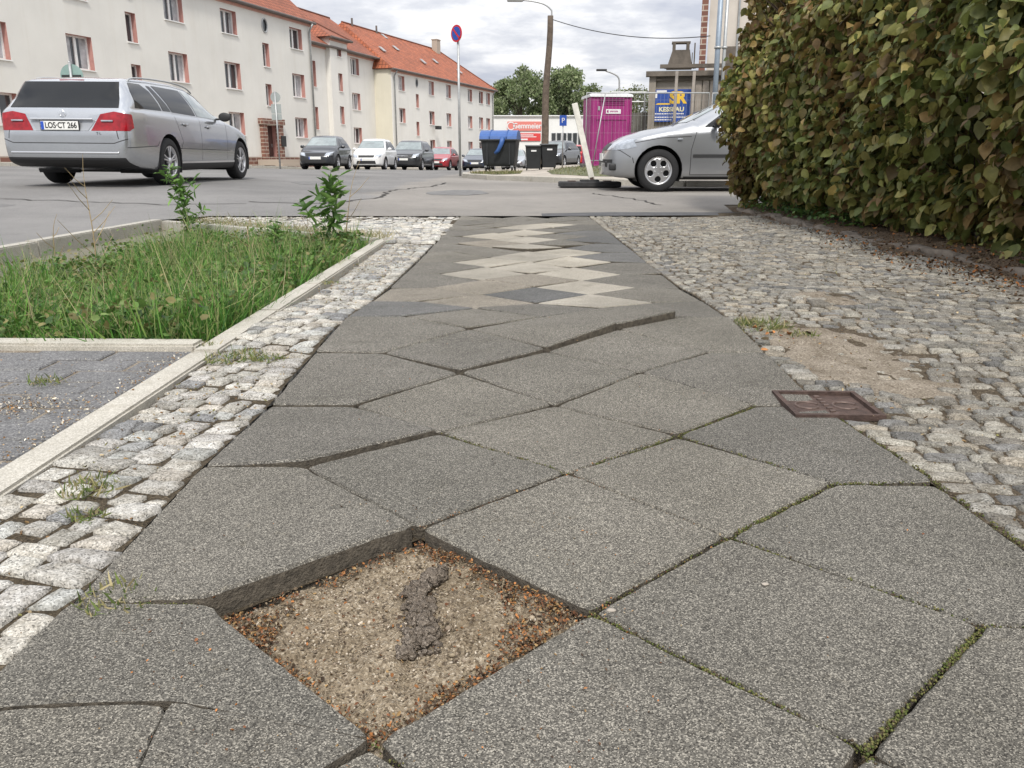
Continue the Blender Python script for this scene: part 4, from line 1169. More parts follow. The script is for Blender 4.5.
# --- silver estate (rear three-quarter view)
def estate_extra(root,pm):
    plate(root,-.012,.02,.80,'LOS·CT 266',True)
    mb=MB()  # chrome strip above the plate
    mb.box((.008,0,.885),(.03,.86,.022),bev=.007); mb.build('chrome_strip',M['chrome'],root)
    mb=MB(); mb.lathe([(.041,-.003),(.046,0),(.041,.003)],c=(.045,0,.955),axis='X',seg=28,close=True)
    for k in range(3):
        a=math.pi/2+k*2.0944; mb.box((.043,.018*math.cos(a),.955+.018*math.sin(a)),(.005,.036,.006),rot=Matrix.Rotation(a,3,'X'))
    mb.build('emblem',M['chrome'],root)
    text_obj('T·L',.05,M['ink'],root,frameM((-.002,-.5,.70),(0,-1,0),(0,0,1)),'boot_lettering',.001)
    for s in(1,-1):   # roof rails
        pts=[(.6,s*.66,1.40),(.72,s*.655,1.455),(1.2,s*.65,1.49),(2.0,s*.635,1.50),(2.55,s*.615,1.465),(2.8,s*.6,1.40)]
        mb=MB(); mb.tube(catmull(pts,4),.013,8); mb.build('roof_rail',M['galv'],root,True)
    mb=MB(); mb.box((-.004,0,.45),(.02,1.5,.025),bev=.008); mb.build('bumper_strip',M['chrome'],root)
    mb=MB(); mb.box((.40,0,1.408),(.03,.34,.012)); mb.build('brake_light',M['redlight'],root)
    mb=MB(); mb.tube([(.15,.15,1.03),(.24,-.02,1.09),(.25,-.3,1.12)],.01,6); mb.build('rear_wiper',M['trim'],root)
    for s in(1,-1):   # lamp details
        mb=MB(); mb.box((.024,s*.62,.865),(.02,.16,.02),bev=.004); mb.build('lamp_reflector',M['clearlamp'],root)
estate=dict(L=4.9,r=.335,wheels=(1.17,4.04),
 W=[(0,.70),(.008,.78),(.03,.835),(.08,.875),(.18,.9),(.5,.925),(1.2,.93),(3.9,.925),(4.4,.89),(4.7,.8),(4.85,.66),(4.9,.5)],
 zl=[(0,.36),(.05,.31),(.3,.25),(.8,.2),(4.2,.2),(4.7,.22),(4.9,.28)],
 zs=[(0,.68),(.03,.76),(.06,.92),(.1,1.0),(.5,1.005),(2.6,.97),(3.6,.93),(4.1,.86),(4.6,.72),(4.8,.6),(4.9,.48)],
 zt=[(0,.72),(.03,.82),(.06,.97),(.1,1.02),(.2,1.15),(.31,1.31),(.39,1.42),(.6,1.465),(1.2,1.49),(2.0,1.5),(2.5,1.475),(2.85,1.40),(3.2,1.23),(3.62,1.0),(3.75,.98),(4.2,.93),(4.6,.82),(4.82,.68),(4.9,.52)],
 wt=[(0,.6),(.06,.72),(.1,.74),(.2,.77),(.44,.72),(.6,.70),(1.2,.69),(2.2,.67),(2.8,.65),(3.2,.68),(3.62,.74),(4.2,.7),(4.7,.58),(4.9,.4)],
 side=[poly(.36,1.045,1.12,1.045,1.02,1.30,.88,1.39,.56,1.39,.44,1.27),poly(1.17,1.045,1.42,1.045,1.15,1.38,1.05,1.385),poly(1.46,1.04,2.28,1.02,2.14,1.39,1.22,1.395),poly(2.34,1.015,3.28,.99,2.98,1.20,2.65,1.355,2.2,1.39)],
 pale=(3,),
 seams=[[(1.42,.34),(1.62,.62),(1.45,.98)],[(2.31,.33),(2.33,.98)],[(3.36,.36),(3.4,.95)],[(1.5,.33),(3.4,.33)],[(.86,.62),(.78,.55),(.05,.52)],[(4.3,.55),(4.75,.5)],[(1.5,.52),(3.5,.5)]],
 doors=[poly(1.50,.34,2.30,.34,2.32,1.0,1.46,1.015,1.62,.62),poly(2.325,.34,3.35,.34,3.39,.96,2.34,.995)],
 handles=[(1.75,.875),(2.62,.86)],
 sill=[poly(1.5,.2,3.7,.2,3.7,.30,1.5,.30)],moulding=[poly(1.5,.305,3.68,.305,3.68,.335,1.5,.335)],
 rear=[('lower_bumper',poly(-.85,.26,.85,.26,.82,.385,-.82,.385),'trim',None),('plate_recess',poly(-.36,.735,.36,.735,.46,.875,-.46,.875),'recess',None),('rear_window',poly(-.75,1.035,.75,1.035,.66,1.385,-.66,1.385),'carglass',None),
  ('tail_light',poly(.40,.735,.88,.735,.925,.84,.88,.955,.70,.985,.52,.95),'redlight',None),('tail_light',poly(-.40,.735,-.88,.735,-.925,.84,-.88,.955,-.70,.985,-.52,.95),'redlight',None)],
 rseams=[[(-.86,.63),(-.7,.575),(.7,.575),(.86,.63)],[(-.76,.63),(-.74,.75)],[(.76,.63),(.74,.75)]],
 front=[('head_light',poly(.45,.62,.75,.64,.8,.78,.5,.74),'clearlamp',None),('head_light',poly(-.45,.62,-.75,.64,-.8,.78,-.5,.74),'clearlamp',None),('windscreen',poly(-.72,1.02,.72,1.02,.6,1.4,-.6,1.4),'carglass',None)],
 mirror=(3.12,.98),mirrormat=M['trim'],rim='twin',extra=[('x',estate_extra)])
a=rad(3); RC=(-5.16,11.5)   # right rear corner
cx=RC[0]+2.45*math.sin(a)-.9*math.cos(a); cy=RC[1]+2.45*math.cos(a)+.9*math.sin(a)
ec=car('estate_car',(cx,cy,zr(cx,cy)),a,estate,M['silver'],'silver estate car seen from behind, driving on the road on the left','car')
# side tail-lamp wrap comes with the body cut; tilt car with the road
def settle(e,az,wb=2.8,tw=1.5):
    f=Vector((math.sin(az),math.cos(az),0)); l=Vector((-math.cos(az),math.sin(az),0)); c=e.location
    F=c+f*wb/2;B=c-f*wb/2; Lp=c+l*tw/2;Rp=c-l*tw/2
    fx=Vector((f.x*wb,f.y*wb,zr(F.x,F.y)-zr(B.x,B.y))).normalized()
    ly=Vector((l.x*tw,l.y*tw,zr(Lp.x,Lp.y)-zr(Rp.x,Rp.y))).normalized()
    zz=fx.cross(ly).normalized(); ly=zz.cross(fx)
    e.rotation_euler=Matrix((fx,ly,zz)).transposed().to_euler()
    e.location.z=(zr(F.x,F.y)+zr(B.x,B.y)+zr(Lp.x,Lp.y)+zr(Rp.x,Rp.y))/4
settle(ec,a)
# --- silver hatchback front end at the hedge
def hatch_extra(root,pm):
    plate(root,4.115,0,.50,'',False)
    mb=MB()
    for s in(1,-1):
        mb.box((4.0,s*.62,.36),(.1,.2,.1),bev=.02)
    mb.build('fog_lamp_housing',M['trim'],root,True)
    mb=MB(); mb.box((4.07,0,.40),(.06,1.1,.09),bev=.02); mb.build('lower_grille',M['trim'],root)
    for s in (1,-1):
        mb=MB(); mb.box((3.03,s*.863,.76),(.07,.012,.022),bev=.004); mb.build('side_repeater',M['clearlamp'],root)
    mb=MB(); mb.tube([(3.1,.45,1.0),(3.02,.1,1.03),(3.0,-.3,1.035)],.009,6); mb.build('wiper',M['trim'],root)
hatch=dict(L=4.11,r=.31,wheels=(.72,3.33),dm=True,
 W=[(0,.6),(.03,.74),(.1,.8),(.3,.84),(3.2,.852),(3.6,.84),(3.85,.78),(3.97,.70),(4.05,.6),(4.11,.44)],
 zl=[(0,.32),(.3,.22),(1,.19),(3.6,.19),(3.9,.2),(4.11,.24)],
 zs=[(0,.6),(.06,.85),(.3,.95),(2.6,.90),(3.2,.86),(3.7,.76),(3.95,.68),(4.05,.60),(4.11,.46)],
 zt=[(0,.65),(.06,.95),(.2,1.1),(.55,1.36),(1.2,1.42),(1.9,1.42),(2.2,1.37),(2.5,1.24),(3.02,.985),(3.15,.96),(3.5,.90),(3.8,.81),(3.98,.71),(4.07,.62),(4.11,.5)],
 wt=[(0,.5),(.1,.7),(.5,.6),(1.2,.58),(2.2,.58),(3.0,.72),(3.6,.66),(4.0,.5),(4.11,.3)],
 side=[poly(.5,.98,1.3,.96,1.3,1.33,.75,1.32),poly(1.36,.96,2.68,.93,2.2,1.27,1.9,1.34,1.36,1.34)],
 seams=[[(2.86,.26),(2.86,.60),(2.78,.90)],[(1.33,.26),(1.33,.94)],[(1.33,.25),(2.86,.25)],[(2.86,.80),(3.3,.78),(3.75,.70)],[(3.74,.50),(3.9,.60),(4.0,.63)],[(3.70,.42),(3.72,.5)]],
 doors=[poly(1.34,.26,2.85,.26,2.85,.60,2.77,.915,1.34,.945)],handles=[(1.55,.80)],
 moulding=[poly(1.38,.50,2.83,.50,2.83,.545,1.38,.545)],lamps=[poly(3.66,.655,3.78,.625,4.04,.60,4.02,.70,3.84,.745,3.7,.73)],sill=[poly(1.1,.19,2.95,.19,2.95,.225,1.1,.225)],
 front=[('head_light',poly(.42,.60,.77,.62,.80,.76,.48,.74),'clearlamp',None),('head_light',poly(-.42,.60,-.77,.62,-.80,.76,-.48,.74),'clearlamp',None),
  ('grille',poly(-.38,.60,.38,.60,.4,.70,-.4,.70),'trim',None),('bumper_trim',poly(-.66,.42,.66,.42,.66,.47,-.66,.47),'trim',None),
  ('windscreen',poly(-.66,1.0,.66,1.0,.52,1.33,-.52,1.33),'paleglass',None)],
 rear=[('rear_window',poly(-.55,1.0,.55,1.0,.45,1.32,-.45,1.32),'carglass',None)],
 mirror=(2.5,.93),mirrormat=M['trim'],rim='holes',extra=[('x',hatch_extra)])
a=rad(-89)
# nose at px 603 -> X about 1.42 at Y 12.9 ; near side Y=12.55
oc=car('hatchback',(1.42+2.055,12.62+.85,0),a,hatch,M['silver2'],'silver hatchback parked in front of the board shed, half hidden by the hedge','car'); settle(oc,a,2.6,1.45)
# --- small parked cars
def gen(L,H,W,hood,kind,nose=.72,r=.31):
    """hood = hood length; kind hatch/suv"""
    hw=W/2; wsb=L-hood; zb=H*.62
    rr=.12 if kind!='sedan' else .55
    return dict(L=L,r=r,wheels=(.72,L-.8),detail=1,
     W=[(0,hw*.7),(.03,hw*.86),(.12,hw*.95),(.5,hw),(L-.7,hw),(L-.3,hw*.93),(L-.1,hw*.8),(L-.02,hw*.62),(L,hw*.5)],
     zl=[(0,.32),(.3,.22),(L-.4,.2),(L,.25)],
     zs=[(0,zb*.7),(.06,zb*.97),(.3,zb+.02),(wsb,zb*.95),(L-.5,nose*.98),(L-.15,nose*.88),(L,nose*.65)],
     zt=([(0,zb*.75),(.06,zb),(.15,zb+.1),(.5,H*.93),(.8,H)] if kind!='sedan' else [(0,zb*.75),(.06,zb),(.5,zb+.08),(1.2,H*.93),(1.5,H)])+[(wsb-1.0,H),(wsb-.75,H*.965),(wsb,zb+.07),(wsb+.15,zb+.03),(L-.5,nose+.04),(L-.15,nose*.93),(L-.04,nose*.8),(L,nose*.7)],
     wt=[(0,hw*.7),(.15,hw*.84),(.6,hw*.70),(wsb-.9,hw*.70),(wsb,hw*.86),(L-.4,hw*.75),(L,hw*.4)],
     side=[poly(.55,zb+.05,1.55,zb+.03,1.55,H*.91,.75,H*.91),poly(1.6,zb+.03,wsb-.25,zb+.0,wsb-.85,H*.9,1.6,H*.92)],
     seams=[[(1.57,.3),(1.57,zb)],[(wsb-.02,.3),(wsb-.05,zb)]],
     sill=[poly(.9,.2,L-1.1,.2,L-1.1,.28,.9,.28)],
     mirror=(wsb-.42,zb))
def front_std(S,hw,H,nose,grill='trim'):
    zb=H*.62
    S['front']=[('windscreen',poly(-hw*.84,zb+.09,hw*.84,zb+.09,hw*.66,H*.93,-hw*.66,H*.93),'paleglass',None),
     ('head_light',poly(hw*.5,nose*.72,hw*.86,nose*.78,hw*.9,nose*.97,hw*.58,nose*.9),'clearlamp',None),('head_light',poly(-hw*.5,nose*.72,-hw*.86,nose*.78,-hw*.9,nose*.97,-hw*.58,nose*.9),'clearlamp',None),
     ('grille',poly(-hw*.46,nose*.74,hw*.46,nose*.74,hw*.5,nose*.88,-hw*.5,nose*.88),grill,None),
     ('lower_grille',poly(-hw*.6,nose*.36,hw*.6,nose*.36,hw*.55,nose*.55,-hw*.55,nose*.55),'trim',None)]
    return S
def plx(L,z,txt=''):
    return ('x',lambda root,pm:plate(root,L+.008,0,z,txt,False))
def place(px,Y,az,S,pm,name,label,group='cars parked in a row along the far street'):
    return (px,Y,az,S,pm,name,label,group)
def carat(px,Y,az,S,pm,name,label,group):
    X=(px-512)/820*.964*Y*1.0
    c=car(name,(X,Y,zr(X,Y)),rad(az),S,pm,label,'car',group); settle(c,rad(az),2.4,1.4); return c
def mk(L,H,W,hood,kind,nose,txt=''):
    S=front_std(gen(L,H,W,hood,kind,nose),W/2,H,nose); S['extra']=[plx(L-.0,nose*.62,txt)]; return S
G1='cars parked in a row along the far street'
carat(326,38.0,183.5,mk(3.45,1.47,1.63,.85,'hatch',.76),M['greyp'],'small_hatchback','small dark grey hatchback, leftmost of the cars parked in front of the houses',G1)
carat(375,43.5,185,mk(3.65,1.55,1.64,.85,'hatch',.80),M['whitep'],'small_hatchback','white boxy hatchback parked between the dark grey and the black car',G1)
s=mk(4.4,1.63,1.85,1.1,'suv',.92)
s['front'].append(('grille_bar',poly(-.4,.74,.4,.74,.4,.76,-.4,.76),'chrome',None))
carat(412,48.5,186,s,M['blackp'],'compact_suv','black compact SUV parked right of the white hatchback',G1)
carat(442,55,189,mk(3.7,1.46,1.62,.95,'hatch',.78),M['redp'],'small_hatchback','small red hatchback with its front towards us, right of the black SUV',G1)
carat(479,56,186,mk(4.2,1.42,1.75,1.1,'sedan',.74),M['darkblue'],'saloon_car','dark blue car half hidden behind the large bin with the blue lid',G1)
carat(516,62,186,mk(4.3,1.42,1.75,1.1,'sedan',.74),M['silver2'],'saloon_car','silver car seen only in the gap between the large bin and the two small bins',G1)
s=mk(4.4,1.5,1.8,1.1,'hatch',.8); s['rear']=[('rear_window',poly(-.6,1.0,.6,1.0,.5,1.38,-.5,1.38),'carglass',None)]
carat(557,49,200,s,M['blackp'],'parked_car','black car behind the two small bins and the blue parking sign',G1)
s=mk(4.0,1.45,1.72,1.0,'hatch',.78)
s['rear']=[('rear_window',poly(-.62,1.0,.62,1.0,.5,1.34,-.5,1.34),'carglass',None),('tail_light',poly(.5,.72,.84,.72,.84,.92,.55,.9),'redlight',None),('tail_light',poly(-.5,.72,-.84,.72,-.84,.92,-.55,.9),'redlight',None)]
s['extra']=[('x',lambda root,pm:plate(root,-.01,0,.62,'',True))]
carat(576,57,12,s,paint('bright_red_paint',(.5,.02,.02)),'parked_car','red car seen from behind between the tilted board and the magenta toilet','cars parked in a row along the far street')
# ---------------------------------------------------------------- buildings
def facade(P,az,L,H,zbase,D,wallmat,name,label,wins,rounds=(),doorx=None,extra=None,roof=None,tiles='tiles',side_win=False,nm='apartment_building',left_ext=0,band=True,vari=0):
    """P: world point at along=0 ; az direction of facade ; building lies left of the facade"""
    d=Vector((math.sin(az),math.cos(az),0)); out=Vector((math.cos(az),-math.sin(az),0))
    e=empty(nm,(P[0],P[1],0),0,label,'apartment building')
    e.rotation_euler=(0,0,math.pi/2-az)   # local x along, local y = inward(left)
    a0,a1=left_ext,L
    # wall as grid with openings: build cells
    ops=[(w[0],w[1],w[2],w[3]) for w in wins]+[(r[0]-r[2]*.5,r[0]+r[2]*.5,r[1]-r[2]*.7,r[1]+r[2]*.7) for r in rounds]
    if doorx: ops.append(doorx)
    xs=sorted({a0,a1}|{o[0] for o in ops}|{o[1] for o in ops}); zs=sorted({zbase,H}|{o[2] for o in ops}|{o[3] for o in ops})
    zs=[z for z in zs if zbase<=z<=H]
    mb=MB(); rd=.3
    for i in range(len(xs)-1):
        for k in range(len(zs)-1):
            cx,cz=(xs[i]+xs[i+1])/2,(zs[k]+zs[k+1])/2
            if any(o[0]<cx<o[1] and o[2]<cz<o[3] for o in ops): continue
            mb.quad((xs[i],0,zs[k]),(xs[i+1],0,zs[k]),(xs[i+1],0,zs[k+1]),(xs[i],0,zs[k+1]))
    mb.quad((a0,0,zbase),(a0,D,zbase),(a0,D,H),(a0,0,H)); mb.quad((a1,0,zbase),(a1,D,zbase),(a1,D,H),(a1,0,H)); mb.quad((a0,D,zbase),(a1,D,zbase),(a1,D,H),(a0,D,H))
    mb.cur=1
    for o in ops: # reveals
        x0,x1,z0,z1=o
        mb.quad((x0,0,z0),(x0,rd,z0),(x0,rd,z1),(x0,0,z1)); mb.quad((x1,0,z0),(x1,rd,z0),(x1,rd,z1),(x1,0,z1))
        mb.quad((x0,0,z1),(x1,0,z1),(x1,rd,z1),(x0,rd,z1)); mb.quad((x0,0,z0),(x1,0,z0),(x1,rd,z0),(x0,rd,z0))
    w=mb.build('wall',[wallmat,M['pink']],e,fix=True)
    rr=random.Random(int(L*10))
    for x0,x1,z0,z1 in [x[:4] for x in wins]:
        cx,cz=(x0+x1)/2,(z0+z1)/2; ww,hh=x1-x0,z1-z0
        m=MB(); t=.07; yv=rd-.03
        wi=MB()
        for s in(-1,1): wi.box((cx+s*(ww/2-t/2),yv,cz),(t,.06,hh)); 
        for s in(-1,1): wi.box((cx,yv,cz+s*(hh/2-t/2)),(ww-2*t,.06,t))
        if ww>1: wi.box((cx,yv-.004,cz),(.13,.06,hh-2*t))
        wo=wi.build('window',M['white'],e)
        si=MB(); si.box((cx,-.02,z0-.02),(ww+.06,.1,.04)); si.build('sill',M['white'],wo)
        g=MB(); g.quad((x0+t,yv+.02,z0+t),(x1-t,yv+.02,z0+t),(x1-t,yv+.02,z1-t),(x0+t,yv+.02,z1-t)); g.build('pane',M['glassd'],wo)
        if rr.random()<.75 and ww>.9:
            for s in(-1,1):
                c=MB(); a_=cx+s*(ww/2-t); b_=cx+s*(ww/2-t-ww*rr.uniform(.12,.3)); c.quad((a_,yv+.015,z0+t),(b_,yv+.015,z0+t),(b_,yv+.015,z1-t),(a_,yv+.015,z1-t))
                c.build('curtain',M['curtain'],wo,fix=False)
    for cx,cz,dm in rounds:
        m=MB(); n=24
        # plate filling the square hole around the oval
        for k in range(n):
            t0,t1=2*math.pi*k/n,2*math.pi*(k+1)/n
            def sq(t):
                c,s=math.cos(t),math.sin(t); q=1/max(abs(c),abs(s)); return (cx+dm*.5*c*q,cz+dm*.7*s*q)
            def el(t): return (cx+dm*.42*math.cos(t),cz+dm*.58*math.sin(t))
            p,q,r_,s_=sq(t0),sq(t1),el(t1),el(t0)
            m.quad((p[0],-.003,p[1]),(q[0],-.003,q[1]),(r_[0],-.003,r_[1]),(s_[0],-.003,s_[1]))
        pw=m.build('window',wallmat,e)
        fr=MB()
        pts=[(cx+dm*.42*math.cos(t),.0,cz+dm*.58*math.sin(t)) for t in np.linspace(0,2*math.pi,25)]
        fr.tube(pts,.05,6,False); fr.build('frame',M['galv'],pw)
        g=MB(); g.quad(*[(cx+dm*.45*math.cos(t),.06,cz+dm*.6*math.sin(t)) for t in np.linspace(0,2*math.pi,25)[:-1]]); g.build('pane',M['glassd'],pw)
    if band:
        m=MB(); m.box(((a0+a1)/2,-.03,H-.16),(a1-a0,.07,.36)); m.build('eaves_band',M['pinkband'],e)
    return e
def uvroof(name,parent,faces,mat,th=.1):
    """faces: list of quads/tris of 3d pts (local), UV along eave direction & up slope"""
    me=bpy.data.meshes.new(name); v=[];f=[];uv=[]
    for fc in faces:
        n0=len(v); pts=[Vector(p) for p in fc]; v+= [tuple(p) for p in pts]; f.append(tuple(range(n0,n0+len(pts))))
        ux=(pts[1]-pts[0]).normalized(); nn=ux.cross(pts[2]-pts[0]).normalized(); uy=nn.cross(ux)
        uv+=[((p-pts[0]).dot(ux),(p-pts[0]).dot(uy)) for p in pts]
    me.from_pydata(v,[],f); l=me.uv_layers.new(name='UVMap')
    for i,c in enumerate(uv): l.data[i].uv=c
    o=link(name,me,mat,parent); s=o.modifiers.new('t','SOLIDIFY'); s.thickness=th; s.offset=-1; return o
def hiproof(e,a0,a1,H,D,rh,ov=.45,hip0=False,hip1=True,mat='tiles',hl=None,hl0=None):
    x0,x1,y0,y1=a0-(ov if hip0 else .15),a1+ov,-ov,D+ov; ym=D/2
    h0=(hl0 or D/2*.8) if hip0 else 0; h1=(hl or D/2*.8) if hip1 else 0
    ra,rb=(x0+h0,ym,H+rh),(x1-h1,ym,H+rh)
    k=.10
    fs=[[(x0,y0,H-k),(x1,y0,H-k),rb,ra],[(x1,y1,H-k),(x0,y1,H-k),ra,rb]]
    if hip1: fs.append([(x1,y0,H-k),(x1,y1,H-k),rb])
    if hip0: fs.append([(x0,y1,H-k),(x0,y0,H-k),ra])
    r_=uvroof('roof',e,fs,M[mat])
    m=MB(); m.tube([(x0,y0-.05,H-.14),(x1,y0-.05,H-.14)],.085,8); m.box(((x0+x1)/2,y0+.22,H-.18),(x1-x0,.42,.06)); m.build('gutter',M['eaved'],e)
    m=MB(); m.tube([ra,rb],.1,8)
    if hip1: m.tube([(x1,y0,H-k),rb],.09,8); m.tube([(x1,y1,H-k),rb],.09,8)
    if not hip1: m.box((x1,0,H),(0.02,0.02,.02))
    m.build('ridge',M[mat],r_)
    return r_
def downpipe(e,x,z0,z1):
    m=MB(); m.tube([(x,-.35,z1),(x,-.12,z1-.35),(x,-.09,z1-.5),(x,-.09,z0)],.055,8); m.build('downpipe',M['zinc'],e,True)
def skylight(r_parent,pts): pass
# block A : long block at the left
azA=rad(17)
WA=[]; z3,z2,z1=(6.82,8.0),(4.12,5.42),(1.76,2.92)
for c in(.5,-6.05,-10.35,-16.45,-20.6,-25,-29.5): 
    w=.68
    WA.append((c-w,c+w,6.82,7.98)); WA.append((c-w,c+w,4.1,5.42))
    if c>-9 or c<-12: WA.append((c-w,c+w,1.76,2.92))
WA.append((-10.35-.68,-10.35+.68,1.76,2.92))
for c in(-2.78,-13.3): WA+= [(c-.32,c+.32,5.52,6.76),(c-.3,c+.3,3.42,4.6)]
A=facade((-13,52),azA,2.25,8.62,-.5,10.5,M['wallA'],'A','long cream apartment block on the left with pink reveals and a brown clinker entrance',WA,rounds=[(-2.75,7.68,.62),(-13.3,7.68,.62)],doorx=(-3.55,-2.35,.3,2.35),left_ext=-36)
rA=hiproof(A,-36,2.25,8.62,10.5,4.6,ov=.2,hip1=False)
downpipe(A,1.95,-.3,8.4); 
def entrance(e,cx,w=.62,ztop=2.35):
    d=MB(); d.box((cx,.28,1.3),(1.15,.06,2.1)); do=d.build('door',M['door'],e)
    h=MB(); h.box((cx+.42,.23,1.25),(.03,.05,.2)); h.build('handle',M['galv'],do)
    m=MB()
    for s in(-1,1): m.box((cx+s*.82,-.09,1.25),(.46,.24,2.5))
    m.box((cx,-.12,ztop+.2),(2.3,.34,.32)); o=m.build('door_surround',M['brick'],e)
    uvbox(o)
    m=MB(); m.box((cx,-.75,.32),(3.2,1.3,.32)); m.box((cx,-1.55,.2),(3.6,.45,.16)); m.build('steps',M['brick'],e); 
def uvbox(o):
    me=o.data; l=me.uv_layers.new(name='UVMap') if not me.uv_layers else me.uv_layers[0]
    for p in me.polygons:
        n=p.normal
        for li in p.loop_indices:
            c=me.vertices[me.loops[li].vertex_index].co
            l.data[li].uv=(c.x+c.y,c.z) if abs(n.z)<.5 else (c.x,c.y)
entrance(A,-2.95); entrance(A,-13.4)
d=MB(); d.box((-22.8,-.05,1.2),(1.5,.2,2.4)); d.build('side_door',M['door'],A)
pl=MB(); pl.box((-16,-.04,.25),(37,.08,.75)); o=pl.build('plinth',M['brick'],A); uvbox(o)
m=MB(); m.box((-2.0,-.18,1.5),(.45,.2,.6)); m.box((-1.1,-2.2,.65),(1.5,.6,.9)); m.build('letter_box',M['trim'],A)
# middle block, set back, with stair tower
Mx=facade((-12.6,70),rad(17),4.2,8.7,-.6,9.5,M['wallB'],'M','recessed middle part of the apartment row under a plain orange roof',[(-.65,.75,6.98,8.25),(-.65,.75,4.31,5.6),(-.65,.75,1.7,2.95),(-6.6,-6.15,5.6,7.4),(-6.6,-6.15,2.6,4.2)],left_ext=-14)
hiproof(Mx,-14,5,8.7,10,3.5,hip1=False)
tw=facade((-12.2,70),rad(17),-2.0,9.35,-.6,3,M['wallB'],'T','narrow cream stair tower with a small orange roof in the recessed part of the row',[(-3.6,-2.95,8.0,8.65),(-3.6,-2.95,5.5,6.8),(-3.6,-2.95,3.1,4.4)],nm='stair_tower',left_ext=-4.7)
tw['category']='stair tower'
hiproof(tw,-4.7,-2.0,9.35,6,1.7,ov=.3,hip0=True)
# block B
WB=[]
for c in(.55,6.7,10.7,16.3,19.45,21.6):
    for z in(6.12,3.5,.95): 
        if c==.55 and z<2: continue
        WB.append((c-.6,c+.6,z+(0 if c<5 else .05),z+1.2+(0 if c<5 else .05)))
WB+=[(3.35,3.95,4.9,6.05),(3.3,3.9,2.5,3.7)]
B=facade((-9.65,74),rad(19),23.4,7.85,-.8,11,M['wallB'],'B','far pale apartment block with bright orange hipped roof and dark gutter',WB,rounds=[(3.6,7.0,.6)],left_ext=-1.3)
rB=hiproof(B,-1.3,23.4,7.85,11,4.0,ov=.3,hip0=True,hip1=True,mat='tilesB',hl=3.2,hl0=2.2)
downpipe(B,-.9,-.5,7.6); downpipe(B,22.9,-.5,7.6)
m=MB()
for x,s in((1.5,1.4),(6,1.9),(9,1.2),(13.5,1.6),(17.5,1.1),(7.5,2.9)):
    y=-.5+s*1.9; z=7.75+s*1.27; m.box((x,y,z+.12),(.5,.65,.06),rot=Matrix.Rotation(.66,3,'X'))
m.build('roof_hatch',M['galv'],rB)
m=MB(); m.box((19.3,5.0,11.9),(.9,.6,1.5)); m.box((19.3,5.0,12.68),(1.0,.7,.08)); m.build('chimney',M['brick'],rB)
m=MB()
for x in(2,6.5): m.tube([(x,5.3,11.6),(x,5.3,12.35)],.09,8)
m.build('vent_pipe',M['eaved'],rB)
m=MB()
for x,s in((-3,2.2),(-7,2.6),(-12,2.0)): m.box((x,-.4+s*1.8,8.55+s*1.55),(.5,.65,.06),rot=Matrix.Rotation(.7,3,'X'))
m.build('roof_hatch',M['galv'],rA)
m=MB(); m.box((7.0,-.5,3.3),(.7,.35,.3)); m.build('flower_box',M['trim'],B)
# yellow gable of block B
m=MB(); m.box((-1.31,5.5,3.4),(.03,10.9,8.6)); m.build('gable_wall',M['gable'],B)
# pavements
def pave(name,pl,dz=.1,mat='pave',step=2.0):
    o=sheet(name,pl,lambda x,y:zr(x,y)+dz,M[mat],step); tag(o,kind='structure'); return o
dA=Vector((math.sin(azA),math.cos(azA))); oA=Vector((math.cos(azA),-math.sin(azA)))
def fa(k,o): p=Vector((-13,52))+dA*k+oA*o; return (p.x,p.y)
pave('pavement',[fa(-38,4.6),fa(3,4.6),fa(12,4.2),fa(34,3.4),fa(34,-6),fa(-38,-.1)])
def kerbline(P,w,top,mat='kerbst',L=1.0):
    mb=MB()
    for p,q in zip(P,P[1:]):
        p=Vector(p);q=Vector(q); d=q-p; n=max(1,round(d.length/L)); az=math.atan2(d.y,d.x)
        for k in range(n):
            c=p+d*((k+.5)/n); 
            mb.box((c.x,c.y,zr(c.x,c.y)+top/2-.05),(d.length/n-.012,w,top+.1),rz=az,bev=.01)
    o=mb.build('kerb',M[mat]); tag(o,kind='structure')
kerbline([fa(-38,4.67),fa(3,4.67),fa(12,4.27),fa(34,3.45)],.14,.115)
# corner pavement on the right with the bins
CP=[(-1.35,24.3),(-1.2,21.6),(-.5,19.2),(.9,17.0),(1.9,15.6),(3,14.55),(12,14.5),(40,14.5)]
pave('pavement',CP+[(40,40),(8,40),(-1.3,34)],.10,step=1.0)
kerbline(CP,.13,.108)
def gpatch(name,pl,n,h=.06):
    o=sheet(name,pl,lambda x,y:zr(x,y)+.106,M['grassground'],.5); tag(o,kind='structure')
    xs=[p[0] for p in pl];ys=[p[1] for p in pl]
    def ins(x,y):
        c=False
        for (a,b),(d,e_) in zip(pl,pl[1:]+pl[:1]):
            if (b>y)!=(e_>y) and x<(d-a)*(y-b)/(e_-b)+a: c=not c
        return c
    def f():
        while True:
            x=R.uniform(min(xs),max(xs)); y=R.uniform(min(ys),max(ys))
            if ins(x,y): return x,y
    blades('grass',n,f,h*.5,h*1.5,.014,np.array([(.14,.16,.06),(.22,.2,.1),(.1,.12,.04),(.3,.26,.15)]),.4,zf=lambda x,y:zr(x,y)+.1)
gpatch('grass_patch',[(-1.2,24),(-1.05,21.8),(-.4,20.0),(.2,20.4),(.3,24.2),(-.6,26)],1500)
gpatch('grass_patch',[(.9,19.2),(1.6,17.6),(3.2,16.6),(9,16.3),(9,24.5),(1.6,25.5),(.9,22)],3500)
